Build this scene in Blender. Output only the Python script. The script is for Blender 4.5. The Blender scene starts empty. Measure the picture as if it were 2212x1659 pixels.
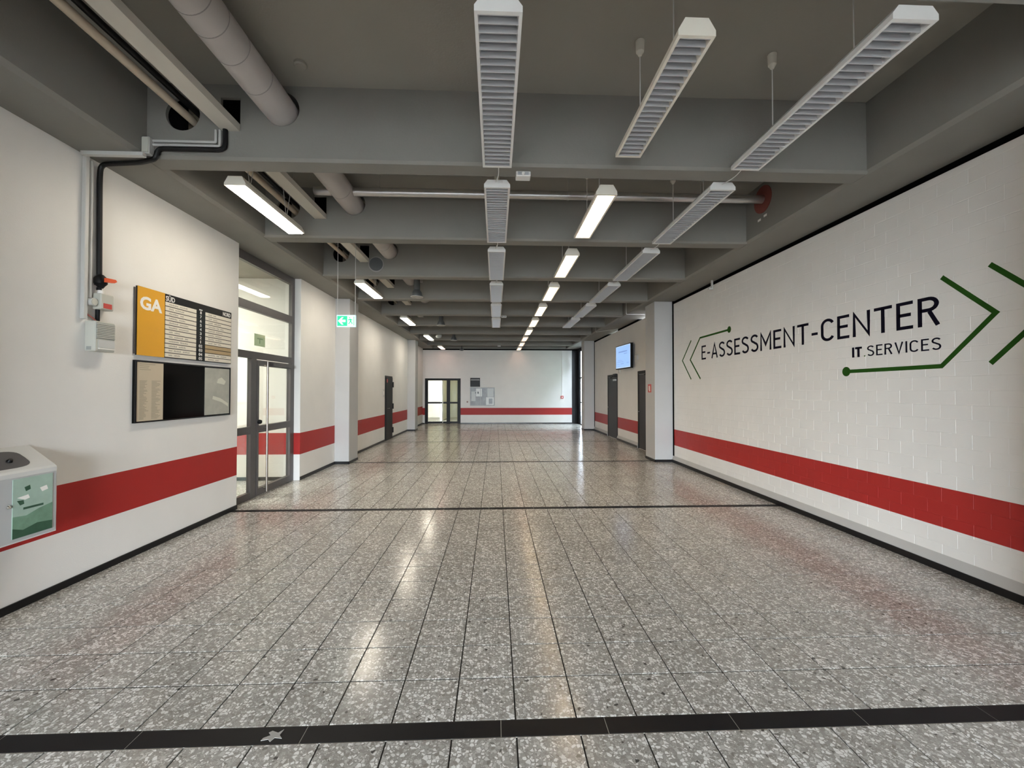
import bpy, bmesh, math, random
from mathutils import Vector, Matrix
random.seed(7)
PI = math.pi
scene = bpy.context.scene
COL = scene.collection

# ---------------------------------------------------------------- camera
CAM_H = 1.608
cd = bpy.data.cameras.new('camera')
cam = bpy.data.objects.new('camera', cd)
COL.objects.link(cam)
cd.sensor_fit = 'HORIZONTAL'
cd.sensor_width = 36.0
cd.lens = 902.85 / 2212.0 * 36.0
cd.clip_start = 0.05
cd.clip_end = 200
cam.location = (0, 0, CAM_H)
cam.rotation_euler = (PI / 2 + 0.0155, -0.0004, -0.0391)
scene.camera = cam

# ---------------------------------------------------------------- world, light, exposure
SKY = 40.0
world = bpy.data.worlds.new('world')
scene.world = world
world.use_nodes = True
bg = world.node_tree.nodes['Background']
bg.inputs[0].default_value = (0.86, 0.90, 1.0, 1)
bg.inputs[1].default_value = SKY
vs = scene.view_settings
vs.view_transform = 'Standard'
vs.look = 'None'
vs.gamma = 1.0
vs.use_curve_mapping = False
vs.exposure = 1.28
try:
    scene.cycles.use_denoising = True
    scene.cycles.max_bounces = 7
    scene.cycles.diffuse_bounces = 4
    scene.cycles.glossy_bounces = 3
    scene.cycles.use_adaptive_sampling = True
    scene.cycles.adaptive_threshold = 0.03
    scene.cycles.transparent_max_bounces = 12
    scene.cycles.caustics_reflective = False
    scene.cycles.caustics_refractive = False
    scene.cycles.sample_clamp_indirect = 3
except Exception:
    pass


def portal(name, loc, rot, sx, sy):
    l = bpy.data.lights.new(name, 'AREA')
    l.shape = 'RECTANGLE'
    l.size = sx
    l.size_y = sy
    l.cycles.is_portal = True
    o = bpy.data.objects.new(name, l)
    COL.objects.link(o)
    o.location = loc
    o.rotation_euler = rot
    return o


# sky portals just outside the two glazed openings
portal('sky_portal', (-0.6, -7.5, 1.25), (-PI / 2, 0, PI), 4.6, 2.5)
portal('sky_portal', (4.2, 18.65, 1.75), (PI / 2, 0, PI / 2), 2.65, 3.5)

LAMP_WARM = (1.0, 0.80, 0.55)
LAMP_LEFT = (1.0, 0.90, 0.74)
E_ROW2 = 16.0
E_LEFT = 15.5
E_VEST = 11.5
E_FAR = 1.7

# ---------------------------------------------------------------- materials
MATS = {}


def nmat(name):
    m = bpy.data.materials.new(name)
    m.use_nodes = True
    nt = m.node_tree
    b = nt.nodes['Principled BSDF']
    MATS[name] = m
    return m, nt, b


def pbr(name, col, rough=0.5, metal=0.0, spec=0.5, coat=0.0, noise=0.0, nscale=6.0, bump=0.0, bscale=120.0, emit=None, estr=0.0, alpha=1.0):
    m, nt, b = nmat(name)
    b.inputs['Base Color'].default_value = (*col, 1)
    b.inputs['Roughness'].default_value = rough
    b.inputs['Metallic'].default_value = metal
    b.inputs['Specular IOR Level'].default_value = spec
    b.inputs['Coat Weight'].default_value = coat
    b.inputs['Coat Roughness'].default_value = 0.05
    if emit:
        b.inputs['Emission Color'].default_value = (*emit, 1)
        b.inputs['Emission Strength'].default_value = estr
    geo = None
    if noise or bump:
        geo = nt.nodes.new('ShaderNodeNewGeometry')
    if noise:
        n = nt.nodes.new('ShaderNodeTexNoise')
        n.inputs['Scale'].default_value = nscale
        n.inputs['Detail'].default_value = 5
        nt.links.new(geo.outputs['Position'], n.inputs['Vector'])
        r = nt.nodes.new('ShaderNodeMapRange')
        r.inputs[3].default_value = 1 - noise
        r.inputs[4].default_value = 1 + noise
        nt.links.new(n.outputs[0], r.inputs[0])
        mx = nt.nodes.new('ShaderNodeMix')
        mx.data_type = 'RGBA'
        mx.blend_type = 'MULTIPLY'
        mx.inputs[0].default_value = 1
        mx.inputs[6].default_value = (*col, 1)
        nt.links.new(r.outputs[0], mx.inputs[7])
        nt.links.new(mx.outputs[2], b.inputs['Base Color'])
    if bump:
        n2 = nt.nodes.new('ShaderNodeTexNoise')
        n2.inputs['Scale'].default_value = bscale
        n2.inputs['Detail'].default_value = 3
        nt.links.new(geo.outputs['Position'], n2.inputs['Vector'])
        bp = nt.nodes.new('ShaderNodeBump')
        bp.inputs['Strength'].default_value = bump
        bp.inputs['Distance'].default_value = 0.004
        nt.links.new(n2.outputs[0], bp.inputs['Height'])
        nt.links.new(bp.outputs[0], b.inputs['Normal'])
    return m


WALL_WHITE = (0.81, 0.795, 0.765)
WALL_RED = (0.37, 0.020, 0.018)


def banded(name, z0, z1, bump=0.25, rough=0.5, spec=0.3):
    """white wall paint with a painted red band between two heights"""
    m, nt, b = nmat(name)
    geo = nt.nodes.new('ShaderNodeNewGeometry')
    sep = nt.nodes.new('ShaderNodeSeparateXYZ')
    nt.links.new(geo.outputs['Position'], sep.inputs[0])

    def mth(op, a, bb):
        q = nt.nodes.new('ShaderNodeMath')
        q.operation = op
        for i, v in enumerate((a, bb)):
            if hasattr(v, 'type'):
                nt.links.new(v, q.inputs[i])
            else:
                q.inputs[i].default_value = v
        return q.outputs[0]
    msk = mth('MULTIPLY', mth('GREATER_THAN', sep.outputs[2], z0), mth('LESS_THAN', sep.outputs[2], z1))
    n = nt.nodes.new('ShaderNodeTexNoise')
    n.inputs['Scale'].default_value = 2.5
    n.inputs['Detail'].default_value = 6
    nt.links.new(geo.outputs['Position'], n.inputs['Vector'])
    r = nt.nodes.new('ShaderNodeMapRange')
    r.inputs[3].default_value = 0.95
    r.inputs[4].default_value = 1.05
    nt.links.new(n.outputs[0], r.inputs[0])
    mx = nt.nodes.new('ShaderNodeMix')
    mx.data_type = 'RGBA'
    mx.inputs[6].default_value = (*WALL_WHITE, 1)
    mx.inputs[7].default_value = (*WALL_RED, 1)
    nt.links.new(msk, mx.inputs[0])
    mu = nt.nodes.new('ShaderNodeMix')
    mu.data_type = 'RGBA'
    mu.blend_type = 'MULTIPLY'
    mu.inputs[0].default_value = 1
    nt.links.new(mx.outputs[2], mu.inputs[6])
    nt.links.new(r.outputs[0], mu.inputs[7])
    nt.links.new(mu.outputs[2], b.inputs['Base Color'])
    b.inputs['Roughness'].default_value = rough
    b.inputs['Specular IOR Level'].default_value = spec
    n2 = nt.nodes.new('ShaderNodeTexNoise')
    n2.inputs['Scale'].default_value = 140
    n2.inputs['Detail'].default_value = 3
    nt.links.new(geo.outputs['Position'], n2.inputs['Vector'])
    bp = nt.nodes.new('ShaderNodeBump')
    bp.inputs['Strength'].default_value = bump
    bp.inputs['Distance'].default_value = 0.003
    nt.links.new(n2.outputs[0], bp.inputs['Height'])
    nt.links.new(bp.outputs[0], b.inputs['Normal'])
    return m


banded('paint_left', 0.46, 0.845)
banded('paint_right', 0.385, 0.74, bump=0.15, rough=0.42, spec=0.4)
banded('paint_far', 0.43, 0.765)


def terrazzo(name):
    m, nt, b = nmat(name)
    L = nt.links
    N = nt.nodes.new
    geo = N('ShaderNodeNewGeometry')
    oi = N('ShaderNodeObjectInfo')
    at = N('ShaderNodeAttribute')
    at.attribute_name = 'tile_rand'
    add = N('ShaderNodeMath')
    add.operation = 'ADD'
    L.new(oi.outputs['Random'], add.inputs[0])
    L.new(at.outputs['Fac'], add.inputs[1])
    fr = N('ShaderNodeMath')
    fr.operation = 'FRACT'
    L.new(add.outputs[0], fr.inputs[0])
    off = N('ShaderNodeVectorMath')
    off.operation = 'SCALE'
    off.inputs[0].default_value = (37.0, 91.0, 53.0)
    L.new(fr.outputs[0], off.inputs['Scale'])
    pos = N('ShaderNodeVectorMath')
    pos.operation = 'ADD'
    L.new(geo.outputs['Position'], pos.inputs[0])
    L.new(off.outputs[0], pos.inputs[1])
    # slight warp so the chips are angular, not round
    wn = N('ShaderNodeTexNoise')
    wn.inputs['Scale'].default_value = 90
    wn.noise_dimensions = '2D'
    L.new(pos.outputs[0], wn.inputs['Vector'])
    wv = N('ShaderNodeVectorMath')
    wv.operation = 'SCALE'
    wv.inputs['Scale'].default_value = 0.004
    L.new(wn.outputs['Color'], wv.inputs[0])
    wp = N('ShaderNodeVectorMath')
    wp.operation = 'ADD'
    L.new(pos.outputs[0], wp.inputs[0])
    L.new(wv.outputs[0], wp.inputs[1])

    def layer(scale, stops, cut):
        v = N('ShaderNodeTexVoronoi')
        v.feature = 'F1'
        v.voronoi_dimensions = '2D'
        v.inputs['Scale'].default_value = scale
        L.new(wp.outputs[0], v.inputs['Vector'])
        sp = N('ShaderNodeSeparateColor')
        L.new(v.outputs['Color'], sp.inputs[0])
        rp = N('ShaderNodeValToRGB')
        rp.color_ramp.interpolation = 'LINEAR'
        el = rp.color_ramp.elements
        while len(el) < len(stops):
            el.new(0.5)
        for e, (p, c) in zip(el, stops):
            e.position = p
            e.color = (*c, 1)
        L.new(sp.outputs[0], rp.inputs[0])
        # angular chips: the cell shrunk from its edges by a random amount
        ve = N('ShaderNodeTexVoronoi')
        ve.feature = 'DISTANCE_TO_EDGE'
        ve.voronoi_dimensions = '2D'
        ve.inputs['Scale'].default_value = scale
        L.new(wp.outputs[0], ve.inputs['Vector'])
        rad = N('ShaderNodeMath')
        rad.operation = 'MULTIPLY_ADD'
        rad.inputs[1].default_value = cut
        rad.inputs[2].default_value = 0.03
        L.new(sp.outputs[1], rad.inputs[0])
        lt = N('ShaderNodeMath')
        lt.operation = 'GREATER_THAN'
        L.new(ve.outputs['Distance'], lt.inputs[0])
        L.new(rad.outputs[0], lt.inputs[1])
        return rp.outputs[0], lt.outputs[0]
    c1, m1 = layer(56, [(0.0, (0.07, 0.065, 0.06)), (0.025, (0.29, 0.27, 0.24)), (0.40, (0.42, 0.40, 0.37)), (0.55, (0.56, 0.545, 0.515)), (0.66, (0.83, 0.815, 0.79)), (1.0, (0.90, 0.89, 0.87))], 0.30)
    c2, m2 = layer(125, [(0.0, (0.27, 0.25, 0.225)), (0.45, (0.42, 0.40, 0.37)), (0.80, (0.60, 0.58, 0.55)), (1.0, (0.88, 0.86, 0.83))], 0.26)
    mxa = N('ShaderNodeMix')
    mxa.data_type = 'RGBA'
    mxa.inputs[6].default_value = (0.345, 0.325, 0.295, 1)
    L.new(m2, mxa.inputs[0])
    L.new(c2, mxa.inputs[7])
    mxb = N('ShaderNodeMix')
    mxb.data_type = 'RGBA'
    L.new(m1, mxb.inputs[0])
    L.new(mxa.outputs[2], mxb.inputs[6])
    L.new(c1, mxb.inputs[7])
    # tone differs a little from tile to tile, plus faint pink and green clouds
    tone = N('ShaderNodeMapRange')
    tone.inputs[3].default_value = 0.93
    tone.inputs[4].default_value = 1.07
    L.new(fr.outputs[0], tone.inputs[0])
    mu = N('ShaderNodeMix')
    mu.data_type = 'RGBA'
    mu.blend_type = 'MULTIPLY'
    mu.inputs[0].default_value = 1
    L.new(mxb.outputs[2], mu.inputs[6])
    L.new(tone.outputs[0], mu.inputs[7])
    L.new(mu.outputs[2], b.inputs['Base Color'])
    rn = N('ShaderNodeTexNoise')
    rn.inputs['Scale'].default_value = 3.0
    rn.inputs['Detail'].default_value = 4
    rn.noise_dimensions = '2D'
    L.new(geo.outputs['Position'], rn.inputs['Vector'])
    rr = N('ShaderNodeMapRange')
    rr.inputs[3].default_value = 0.13
    rr.inputs[4].default_value = 0.24
    L.new(rn.outputs[0], rr.inputs[0])
    L.new(rr.outputs[0], b.inputs['Roughness'])
    b.inputs['Specular IOR Level'].default_value = 0.5
    bn = N('ShaderNodeTexNoise')
    bn.inputs['Scale'].default_value = 26
    bn.inputs['Detail'].default_value = 2
    bn.noise_dimensions = '2D'
    L.new(pos.outputs[0], bn.inputs['Vector'])
    bp = N('ShaderNodeBump')
    bp.inputs['Strength'].default_value = 0.10
    bp.inputs['Distance'].default_value = 0.002
    L.new(bn.outputs[0], bp.inputs['Height'])
    L.new(bp.outputs[0], b.inputs['Normal'])
    return m


terrazzo('terrazzo')


def glass(name, tint=(0.93, 0.96, 0.95), f0=0.05, rough=0.02):
    m = bpy.data.materials.new(name)
    m.use_nodes = True
    nt = m.node_tree
    nt.nodes.clear()
    out = nt.nodes.new('ShaderNodeOutputMaterial')
    tr = nt.nodes.new('ShaderNodeBsdfTransparent')
    tr.inputs[0].default_value = (*tint, 1)
    gl = nt.nodes.new('ShaderNodeBsdfGlossy')
    gl.inputs['Roughness'].default_value = rough
    lw = nt.nodes.new('ShaderNodeLayerWeight')
    lw.inputs[0].default_value = 0.5
    pw = nt.nodes.new('ShaderNodeMath')
    pw.operation = 'POWER'
    pw.inputs[1].default_value = 5
    nt.links.new(lw.outputs['Facing'], pw.inputs[0])
    ma = nt.nodes.new('ShaderNodeMath')
    ma.operation = 'MULTIPLY_ADD'
    ma.inputs[1].default_value = 1 - f0
    ma.inputs[2].default_value = f0
    nt.links.new(pw.outputs[0], ma.inputs[0])
    mx = nt.nodes.new('ShaderNodeMixShader')
    nt.links.new(ma.outputs[0], mx.inputs[0])
    nt.links.new(tr.outputs[0], mx.inputs[1])
    nt.links.new(gl.outputs[0], mx.inputs[2])
    nt.links.new(mx.outputs[0], out.inputs[0])
    MATS[name] = m
    return m


glass('glass')
glass('tinted_glass', (0.66, 0.70, 0.72))
glass('matte_glass', (0.96, 0.97, 0.97), 0.012, 0.3)
pbr('concrete', (0.32, 0.303, 0.262), 0.75, noise=0.10, nscale=1.6, bump=0.25, bscale=60)
pbr('beam_paint', (0.21, 0.202, 0.183), 0.7, noise=0.08, nscale=2.2, bump=0.25, bscale=70)
pbr('column_paint', (0.48, 0.475, 0.467), 0.6, noise=0.05, nscale=3, bump=0.3, bscale=90)
pbr('plain_white', (0.80, 0.775, 0.73), 0.55, noise=0.03, bump=0.15)
pbr('vest_white', (0.82, 0.80, 0.66), 0.5)
pbr('plinth_grey', (0.46, 0.455, 0.44), 0.6, noise=0.06, nscale=5, bump=0.2)
pbr('black_tile', (0.004, 0.004, 0.005), 0.3, spec=0.35)
pbr('strip_tile', (0.008, 0.0078, 0.0095), 0.5, spec=0.2, noise=0.15, nscale=40)
pbr("grout", (0.030, 0.027, 0.023), 0.9, spec=0.1)
pbr('pale_grout', (0.45, 0.43, 0.39), 0.8)
pbr('gap_black', (0.0015, 0.0015, 0.0018), 0.9, spec=0.05)
pbr('lamp_white', (0.80, 0.80, 0.78), 0.4)
pbr('lamp_cream', (0.80, 0.76, 0.66), 0.45)
pbr('louver_alu', (0.72, 0.73, 0.75), 0.38, metal=0.55)
pbr('louver_dark', (0.34, 0.35, 0.37), 0.5)
pbr('louver_warm', (0.86, 0.80, 0.70), 0.5)
pbr('lamp_glow_warm', (0.9, 0.85, 0.75), 0.5, emit=LAMP_WARM, estr=E_ROW2)
pbr('lamp_glow_pink', (0.9, 0.85, 0.75), 0.5, emit=(1.0, 0.62, 0.50), estr=E_ROW2 * 0.22)
pbr('lamp_glow_left', (0.9, 0.88, 0.80), 0.5, emit=LAMP_LEFT, estr=E_LEFT)
pbr('lamp_glow_vest', (0.9, 0.9, 0.85), 0.5, emit=(1.0, 0.95, 0.82), estr=E_VEST)
pbr('lamp_glow_far', (0.9, 0.9, 0.8), 0.5, emit=(1.0, 0.90, 0.62), estr=E_FAR)
pbr('duct_grey', (0.47, 0.44, 0.42), 0.55, noise=0.10, nscale=5, bump=0.2, bscale=40)
pbr('seam_grey', (0.30, 0.28, 0.27), 0.6)
pbr('tray_cream', (0.60, 0.57, 0.50), 0.5, noise=0.05)
pbr('steel', (0.72, 0.71, 0.69), 0.25, metal=1.0)
pbr('galv', (0.62, 0.61, 0.60), 0.32, metal=0.9, noise=0.08, nscale=12)
pbr('pipe_cream', (0.55, 0.47, 0.36), 0.4)
pbr('cable_black', (0.004, 0.0038, 0.0045), 0.5, spec=0.3)
pbr('conduit_grey', (0.58, 0.58, 0.56), 0.5)
pbr('box_grey', (0.53, 0.53, 0.47), 0.5)
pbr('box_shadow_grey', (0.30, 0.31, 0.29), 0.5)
pbr('label_red', (0.55, 0.07, 0.06), 0.5)
pbr('orange_red', (0.75, 0.11, 0.035), 0.4)
pbr('rust', (0.22, 0.06, 0.045), 0.7)
pbr('frame_grey', (0.085, 0.077, 0.077), 0.42, metal=0.1, noise=0.12, nscale=9)
pbr('frame_black', (0.003, 0.003, 0.0035), 0.45, spec=0.2)
pbr('door_dark', (0.024, 0.024, 0.028), 0.5, noise=0.06)
pbr('door_black', (0.011, 0.011, 0.0105), 0.5, spec=0.25)
pbr('chrome', (0.80, 0.78, 0.74), 0.14, metal=1.0)
pbr('brushed_bar', (0.30, 0.27, 0.24), 0.34, metal=1.0)
pbr('sign_yellow', (0.72, 0.36, 0.025), 0.35, coat=0.2)
pbr('sign_black', (0.008, 0.0075, 0.009), 0.3, spec=0.3)
pbr('strip_cream', (0.76, 0.71, 0.60), 0.45)
pbr('strip_tan', (0.42, 0.31, 0.17), 0.45)
pbr('print_grey', (0.36, 0.33, 0.29), 0.6)
pbr('print_white', (0.86, 0.84, 0.80), 0.5)
pbr('board_black', (0.004, 0.004, 0.004), 0.10, spec=0.14)
pbr('paper_beige', (0.56, 0.48, 0.36), 0.5, spec=0.2)
pbr('paper_ink', (0.38, 0.33, 0.245), 0.5)
pbr('paper_map', (0.42, 0.42, 0.37), 0.5, spec=0.2, noise=0.25, nscale=9)
pbr('map_light', (0.66, 0.66, 0.56), 0.4)
pbr('text_navy', (0.0035, 0.003, 0.011), 0.7, spec=0.1)
pbr('text_green', (0.018, 0.075, 0.008), 0.7, spec=0.1)
pbr('exit_green', (0.02, 0.45, 0.22), 0.4, emit=(0.0, 0.50, 0.24), estr=0.42)
pbr('exit_white', (0.9, 0.95, 0.95), 0.4, emit=(0.82, 1.0, 1.0), estr=0.45)
pbr('exit_case', (0.65, 0.80, 0.82), 0.4, emit=(0.45, 0.85, 0.88), estr=0.25)
pbr('sticker_green', (0.66, 0.71, 0.60), 0.6)
_nt = MATS['sticker_green'].node_tree
_tl = _nt.nodes.new('ShaderNodeBsdfTranslucent')
_tl.inputs[0].default_value = (0.56, 0.62, 0.50, 1)
_mx = _nt.nodes.new('ShaderNodeMixShader')
_mx.inputs[0].default_value = 0.6
_nt.links.new(_nt.nodes['Principled BSDF'].outputs[0], _mx.inputs[1])
_nt.links.new(_tl.outputs[0], _mx.inputs[2])
_nt.links.new(_mx.outputs[0], _nt.nodes['Material Output'].inputs[0])
pbr('sticker_dark', (0.34, 0.43, 0.29), 0.6)
pbr('cab_white', (0.62, 0.62, 0.60), 0.45)
pbr('cab_edge', (0.44, 0.45, 0.45), 0.5)
pbr('cab_dark', (0.055, 0.052, 0.058), 0.45)
pbr('poster_mint', (0.34, 0.46, 0.39), 0.4, noise=0.18, nscale=14)
pbr('poster_green', (0.15, 0.27, 0.19), 0.4, noise=0.35, nscale=18)
pbr('poster_deep', (0.028, 0.085, 0.05), 0.4, noise=0.35, nscale=22)
pbr('screen_blue', (0.1, 0.1, 0.1), 0.3, emit=(0.30, 0.52, 1.0), estr=0.44)
pbr('screen_ink', (0.1, 0.1, 0.1), 0.3, emit=(0.20, 0.34, 0.66), estr=0.42)
pbr('screen_edge', (0.1, 0.1, 0.1), 0.3, emit=(0.72, 0.86, 1.0), estr=0.46)
pbr('plastic_black', (0.0045, 0.0045, 0.005), 0.45, spec=0.25)
pbr('spot_grey', (0.075, 0.082, 0.086), 0.45)
pbr('spot_rim', (0.42, 0.41, 0.38), 0.4)
pbr('clear_dome', (0.45, 0.47, 0.45), 0.15, coat=0.5)
pbr('poster_dull', (0.33, 0.33, 0.34), 0.6, spec=0.15, noise=0.55, nscale=6)
pbr('leaf_brown', (0.16, 0.075, 0.03), 0.7)
pbr('scrap_pale', (0.40, 0.385, 0.36), 0.8)
pbr('sky_blocker', (0.10, 0.12, 0.09), 0.8, noise=0.3)  # dark surface of the added wall that holds back sky light
pbr('paving', (0.16, 0.16, 0.155), 0.8, noise=0.1)


# ---------------------------------------------------------------- helpers
class MB:
    def __init__(self):
        self.v = []
        self.f = []

    def box(self, x0, x1, y0, y1, z0, z1):
        x0, x1 = min(x0, x1), max(x0, x1)
        y0, y1 = min(y0, y1), max(y0, y1)
        z0, z1 = min(z0, z1), max(z0, z1)
        n = len(self.v)
        self.v += [(x, y, z) for z in (z0, z1) for y in (y0, y1) for x in (x0, x1)]
        for q in ((0, 2, 3, 1), (4, 5, 7, 6), (0, 1, 5, 4), (2, 6, 7, 3), (0, 4, 6, 2), (1, 3, 7, 5)):
            self.f.append(tuple(n + i for i in q))
        return self

    def cbox(self, x0, x1, y0, y1, z0, z1, b):
        """box with chamfered edges"""
        bm = bmesh.new()
        bmesh.ops.create_cube(bm, size=1)
        sx, sy, sz = abs(x1 - x0), abs(y1 - y0), abs(z1 - z0)
        for q in bm.verts:
            q.co = Vector((q.co.x * sx + (x0 + x1) / 2, q.co.y * sy + (y0 + y1) / 2, q.co.z * sz + (z0 + z1) / 2))
        bmesh.ops.bevel(bm, geom=bm.edges[:], offset=b, segments=1, affect='EDGES')
        self.add_bm(bm)
        return self

    def add_bm(self, bm):
        n = len(self.v)
        bm.verts.index_update()
        self.v += [tuple(q.co) for q in bm.verts]
        self.f += [tuple(n + q.index for q in f.verts) for f in bm.faces]
        bm.free()

    def prism(self, poly, plane, a0, a1):
        """poly of 2D points extruded along the plane's normal: 'yz' along x, 'xz' along y, 'xy' along z"""
        def P(p, a):
            if plane == 'yz':
                return (a, p[0], p[1])
            if plane == 'xz':
                return (p[0], a, p[1])
            return (p[0], p[1], a)
        n = len(self.v)
        k = len(poly)
        self.v += [P(p, a0) for p in poly] + [P(p, a1) for p in poly]
        self.f.append(tuple(n + i for i in range(k)))
        self.f.append(tuple(n + k + i for i in reversed(range(k))))
        for i in range(k):
            j = (i + 1) % k
            self.f.append((n + j, n + i, n + k + i, n + k + j))
        return self

    def cyl(self, p0, p1, r0, r1=None, n=16, caps=True):
        if r1 is None:
            r1 = r0
        p0, p1 = Vector(p0), Vector(p1)
        d = (p1 - p0).normalized()
        u = d.orthogonal().normalized()
        w = d.cross(u)
        b = len(self.v)
        for p, r in ((p0, r0), (p1, r1)):
            for i in range(n):
                a = 2 * PI * i / n
                self.v.append(tuple(p + u * (r * math.cos(a)) + w * (r * math.sin(a))))
        for i in range(n):
            j = (i + 1) % n
            self.f.append((b + i, b + j, b + n + j, b + n + i))
        if caps:
            self.f.append(tuple(b + i for i in reversed(range(n))))
            self.f.append(tuple(b + n + i for i in range(n)))
        return self

    def lathe(self, c, prof, n=20):
        """profile of (radius, z) about a vertical axis through c"""
        b = len(self.v)
        for r, z in prof:
            for i in range(n):
                a = 2 * PI * i / n
                self.v.append((c[0] + r * math.cos(a), c[1] + r * math.sin(a), c[2] + z))
        for k in range(len(prof) - 1):
            for i in range(n):
                j = (i + 1) % n
                self.f.append((b + k * n + i, b + k * n + j, b + (k + 1) * n + j, b + (k + 1) * n + i))
        self.f.append(tuple(b + i for i in reversed(range(n))))
        self.f.append(tuple(b + (len(prof) - 1) * n + i for i in range(n)))
        return self

    def tube(self, pts, r, n=10, bend=0.0):
        """round tube along a polyline with rounded bends"""
        P = [Vector(p) for p in pts]
        Q = [P[0]]
        for i in range(1, len(P) - 1):
            if bend > 0:
                a = (P[i - 1] - P[i])
                c = (P[i + 1] - P[i])
                k = min(bend, a.length * 0.45, c.length * 0.45)
                s, e = P[i] + a.normalized() * k, P[i] + c.normalized() * k
                for t in (0, .25, .5, .75, 1):
                    Q.append(s * (1 - t) ** 2 + P[i] * 2 * t * (1 - t) + e * t * t)
            else:
                Q.append(P[i])
        Q.append(P[-1])
        b = len(self.v)
        d0 = (Q[1] - Q[0]).normalized()
        u = d0.orthogonal().normalized()
        for i, q in enumerate(Q):
            if i == 0:
                d = d0
            elif i == len(Q) - 1:
                d = (Q[i] - Q[i - 1]).normalized()
            else:
                d = ((Q[i] - Q[i - 1]).normalized() + (Q[i + 1] - Q[i]).normalized()).normalized()
            u = (u - d * u.dot(d)).normalized()
            w = d.cross(u)
            for k in range(n):
                a = 2 * PI * k / n
                self.v.append(tuple(q + u * (r * math.cos(a)) + w * (r * math.sin(a))))
        for i in range(len(Q) - 1):
            for k in range(n):
                j = (k + 1) % n
                self.f.append((b + i * n + k, b + i * n + j, b + (i + 1) * n + j, b + (i + 1) * n + k))
        self.f.append(tuple(b + k for k in reversed(range(n))))
        self.f.append(tuple(b + (len(Q) - 1) * n + k for k in range(n)))
        return self

    def ring(self, c, axis, r0, r1, t, n=32):
        """flat ring of thickness t about an axis"""
        c = Vector(c)
        d = Vector(axis).normalized()
        u = d.orthogonal().normalized()
        w = d.cross(u)
        b = len(self.v)
        for off in (0, t):
            for r in (r0, r1):
                for i in range(n):
                    a = 2 * PI * i / n
                    self.v.append(tuple(c + d * off + u * (r * math.cos(a)) + w * (r * math.sin(a))))
        for i in range(n):
            j = (i + 1) % n
            self.f.append((b + i, b + n + i, b + n + j, b + j))
            self.f.append((b + 2 * n + i, b + 2 * n + j, b + 3 * n + j, b + 3 * n + i))
            self.f.append((b + n + i, b + 3 * n + i, b + 3 * n + j, b + n + j))
            self.f.append((b + i, b + j, b + 2 * n + j, b + 2 * n + i))
        return self

    def mesh(self, name, smooth=True):
        me = bpy.data.meshes.new(name)
        me.from_pydata(self.v, [], self.f)
        me.update()
        bm = bmesh.new()
        bm.from_mesh(me)
        bmesh.ops.recalc_face_normals(bm, faces=bm.faces[:])
        bm.to_mesh(me)
        bm.free()
        if smooth:
            me.polygons.foreach_set('use_smooth', [True] * len(me.polygons))
            me.set_sharp_from_angle(angle=math.radians(35))
        return me

    def build(self, name, mat, parent=None, smooth=True):
        me = self.mesh(name, smooth)
        me.materials.append(MATS[mat])
        o = link(name, me, parent)
        if name == 'print':
            o['kind'] = 'stuff'
        return o


def link(name, me, parent=None):
    o = bpy.data.objects.new(name, me)
    COL.objects.link(o)
    if parent is not None:
        o.parent = parent
        o.matrix_parent_inverse = Matrix.Translation(-parent.location) if parent.rotation_euler.z == 0 else (Matrix.Translation(parent.location) @ parent.rotation_euler.to_matrix().to_4x4()).inverted()
    return o


def tag(o, label, cat, group=None, kind=None):
    o['label'] = label
    o['category'] = cat
    if group:
        o['group'] = group
    if kind:
        o['kind'] = kind
    return o


def structure(o, label=None):
    o['kind'] = 'structure'
    if label:
        o['label'] = label
    return o


def thing(name, label, cat, loc, group=None):
    o = bpy.data.objects.new(name, None)
    COL.objects.link(o)
    o.location = loc
    o.empty_display_size = 0.1
    return tag(o, label, cat, group)


def box(name, mat, x0, x1, y0, y1, z0, z1, parent=None, b=0.0):
    m = MB()
    if b:
        m.cbox(x0, x1, y0, y1, z0, z1, b)
    else:
        m.box(x0, x1, y0, y1, z0, z1)
    return m.build(name, mat, parent, smooth=False)


def copy_tree(o, delta, parent=None):
    """copy a thing with its parts, moved by delta; meshes are shared"""
    c = o.copy()
    COL.objects.link(c)
    c.parent = parent
    if parent is None:
        c.location = o.location + Vector(delta)
    for ch in list(o.children):
        copy_tree(ch, delta, c)
    return c


def text_mesh(body, size, depth, offset=0.0, align='LEFT'):
    cu = bpy.data.curves.new('lettering', 'FONT')
    cu.body = body
    cu.size = size
    cu.extrude = depth / 2
    cu.offset = offset
    cu.align_x = align
    cu.resolution_u = 3
    o = bpy.data.objects.new('lettering', cu)
    COL.objects.link(o)
    bpy.context.view_layer.update()
    dg = bpy.context.evaluated_depsgraph_get()
    me = bpy.data.meshes.new_from_object(o.evaluated_get(dg))
    bpy.data.objects.remove(o)
    bpy.data.curves.remove(cu)
    return me


def fit_text(name, body, mat, parent, xform, w, h, depth=0.002, offset=0.0):
    """lettering scaled to a w by h rectangle; xform maps (u right, v up, n outward) to world"""
    me = text_mesh(body, 1.0, depth, offset)
    xs = [q.co.x for q in me.vertices]
    ys = [q.co.y for q in me.vertices]
    sx = w / (max(xs) - min(xs))
    sy = h / (max(ys) - min(ys))
    mx, my = min(xs), min(ys)
    for q in me.vertices:
        q.co = Vector(xform((q.co.x - mx) * sx, (q.co.y - my) * sy, q.co.z + depth / 2))
    me.materials.append(MATS[mat])
    return link(name, me, parent)


# ================================================================ STRUCTURE
XL, XR = -3.51, 4.00
YB, YF = -7.3, 20.27
ZB, ZS = 3.62, 4.28
COLS = [(1.85, 2.36), (9.28, 9.86), (16.78, 17.32)]

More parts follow.
